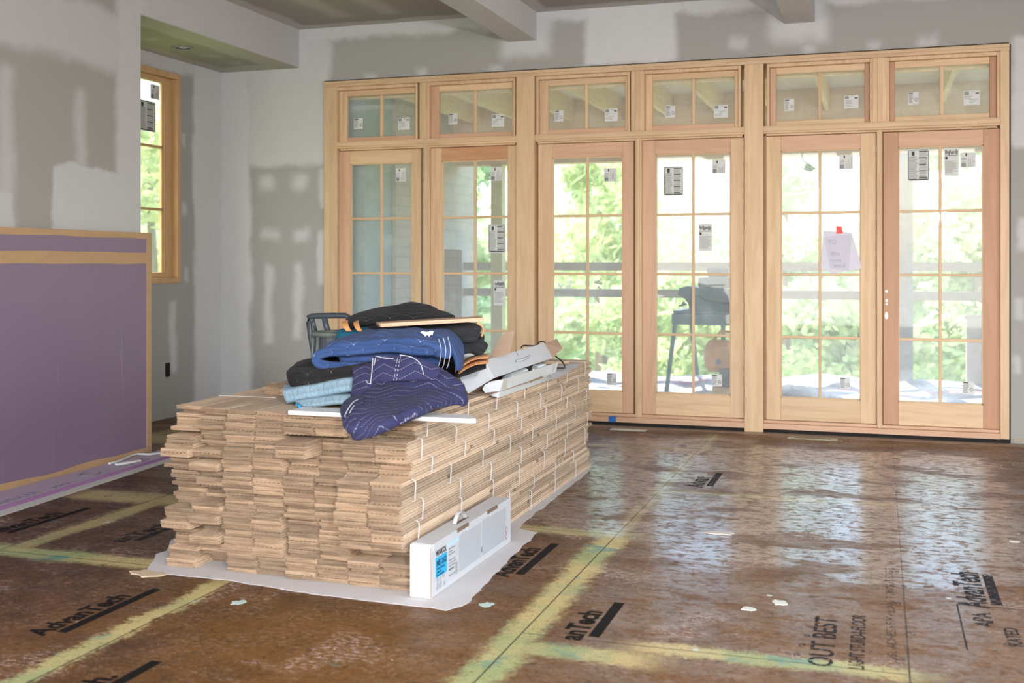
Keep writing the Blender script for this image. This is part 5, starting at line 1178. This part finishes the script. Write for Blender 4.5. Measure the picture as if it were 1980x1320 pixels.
b = MB(); b.tube([(WX(1375, Yc), Yc+.05, zc+.13), (WX(1392, Yc), Yc+.05, zc+.24), (WX(1440, Yc), Yc+.05, zc+.24)], .014, 8); b.build('handle', M_or, cp, smooth=True)
# ------------------------------------------------------------------ trees
def leaf_mat(name, c0, c1):
    k = N(name); k.n.remove(k.b); r = k.noise(k.obj(), 1.6, 3); c = k.mix(k.step(r, .35, .65), c0, c1)
    d = k.n.new('ShaderNodeBsdfDiffuse'); t = k.n.new('ShaderNodeBsdfTranslucent'); k.l.new(c, d.inputs[0]); k.l.new(k.mix(.25, c, (1, 1, .6)), t.inputs[0])
    m = k.n.new('ShaderNodeMixShader'); m.inputs[0].default_value = .55; k.l.new(d.outputs[0], m.inputs[1]); k.l.new(t.outputs[0], m.inputs[2]); k.l.new(m.outputs[0], k.out.inputs[0]); return k.m
LM = [leaf_mat('leaf_%s' % n_, a_, c_) for n_, a_, c_ in (('a', (.27, .44, .24), (.60, .70, .44)), ('b', (.22, .42, .28), (.50, .66, .46)), ('c', (.38, .52, .26), (.74, .80, .52)))]
M_bark = plain('bark', (.20, .16, .12), .9)
def crown(seed_, mat, H=9, R=1.6, n=7000):
    r = random.Random(seed_); V = []; Fc = []
    blobs = [(Vector((r.uniform(-1, 1)*R*.75, r.uniform(-1, 1)*R*.75, r.uniform(.10, 1.0)*H)), r.uniform(.30, .5)*R) for _ in range(30)]
    for i in range(n):
        c, rad = r.choice(blobs); d = Vector((r.gauss(0, 1), r.gauss(0, 1), r.gauss(0, .8))).normalized()*rad*r.uniform(.55, 1.05); p = c+d
        a = Vector((r.gauss(0, 1), r.gauss(0, 1), r.gauss(0, 1))).normalized(); b_ = a.orthogonal().normalized(); s = r.uniform(.09, .20)
        k = len(V); V += [p-a*s, p+b_*s*.55, p+a*s, p-b_*s*.55]; Fc.append((k, k+1, k+2, k+3))
    me = bpy.data.meshes.new('foliage'); me.from_pydata([tuple(v) for v in V], [], Fc); me.update(); me.materials.append(mat); return me
CR = [crown(i+3, LM[i]) for i in range(3)]
TK = MB(); TK.tube([(0, 0, 0), (.08, .02, 2.5), (-.05, .05, 5), (.1, 0, 8)], .16, 8, taper=[1.3, 1, .7, .3]); 
tkm = bpy.data.meshes.new('trunk'); tkm.from_pydata(TK.v, [], TK.f); tkm.update(); tkm.materials.append(M_bark)
names = ['leftmost', 'second from the left', 'third from the left', 'fourth from the left', 'fifth from the left', 'sixth from the left', 'seventh from the left', 'eighth from the left', 'ninth from the left', 'tenth from the left', 'eleventh from the left', 'twelfth from the left', 'thirteenth from the left', 'fourteenth from the left']
TREES = [(-21.0, 22.0, 0, 1.1, ''), (-16.6, 20.0, 2, 1.0, ''), (-12.4, 17.0, 2, .9, ''), (-11.2, 26.5, 1, 1.1, ''), (-8.2, 19.6, 0, .9, ''), (-6.6, 27.0, 2, 1.05, ''), (-4.1, 19.8, 2, .80, ''), (-2.1, 27.0, 1, 1.0, ''), (-.2, 19.6, 0, .70, ''), (2.2, 27.2, 0, 1.0, ''), (3.6, 19.8, 2, .72, ''), (6.5, 27.0, 1, 1.1, ''), (7.6, 19.5, 2, .9, ''), (11.2, 24.0, 0, 1.1, '')]
for i, (x, y, kd, s, _) in enumerate(TREES):
    r = empty('leafy_tree', (x, y, -4.0), random.uniform(0, 6.28)); r.scale = (s*1.05, s*1.05, s)
    tag(r, 'sunlit leafy tree outside, %s of the row beyond the porch' % names[i], 'tree', 'trees beyond the porch')
    for nm, me in (('foliage', CR[kd]), ('trunk', tkm)):
        o = bpy.data.objects.new(nm, me); COL.objects.link(o); o.parent = r
# undergrowth slope behind
u_ = bpy.data.meshes.new('hedge'); 
def hedge():
    r = random.Random(5); V = []; Fc = []
    for i in range(16000):
        p = Vector((r.uniform(-26, 16), r.uniform(32, 36), -4+abs(r.gauss(0, 1))*2.8))
        a = Vector((r.gauss(0, 1), r.gauss(0, 1), r.gauss(0, 1))).normalized(); b_ = a.orthogonal().normalized(); s = r.uniform(.18, .4)
        k = len(V); V += [p-a*s, p+b_*s*.6, p+a*s, p-b_*s*.6]; Fc.append((k, k+1, k+2, k+3))
    o = mesh_obj('undergrowth', V, Fc, LM[0]); tag(o, 'dense green undergrowth far beyond the porch', 'shrubs'); o['kind'] = 'stuff'
hedge()
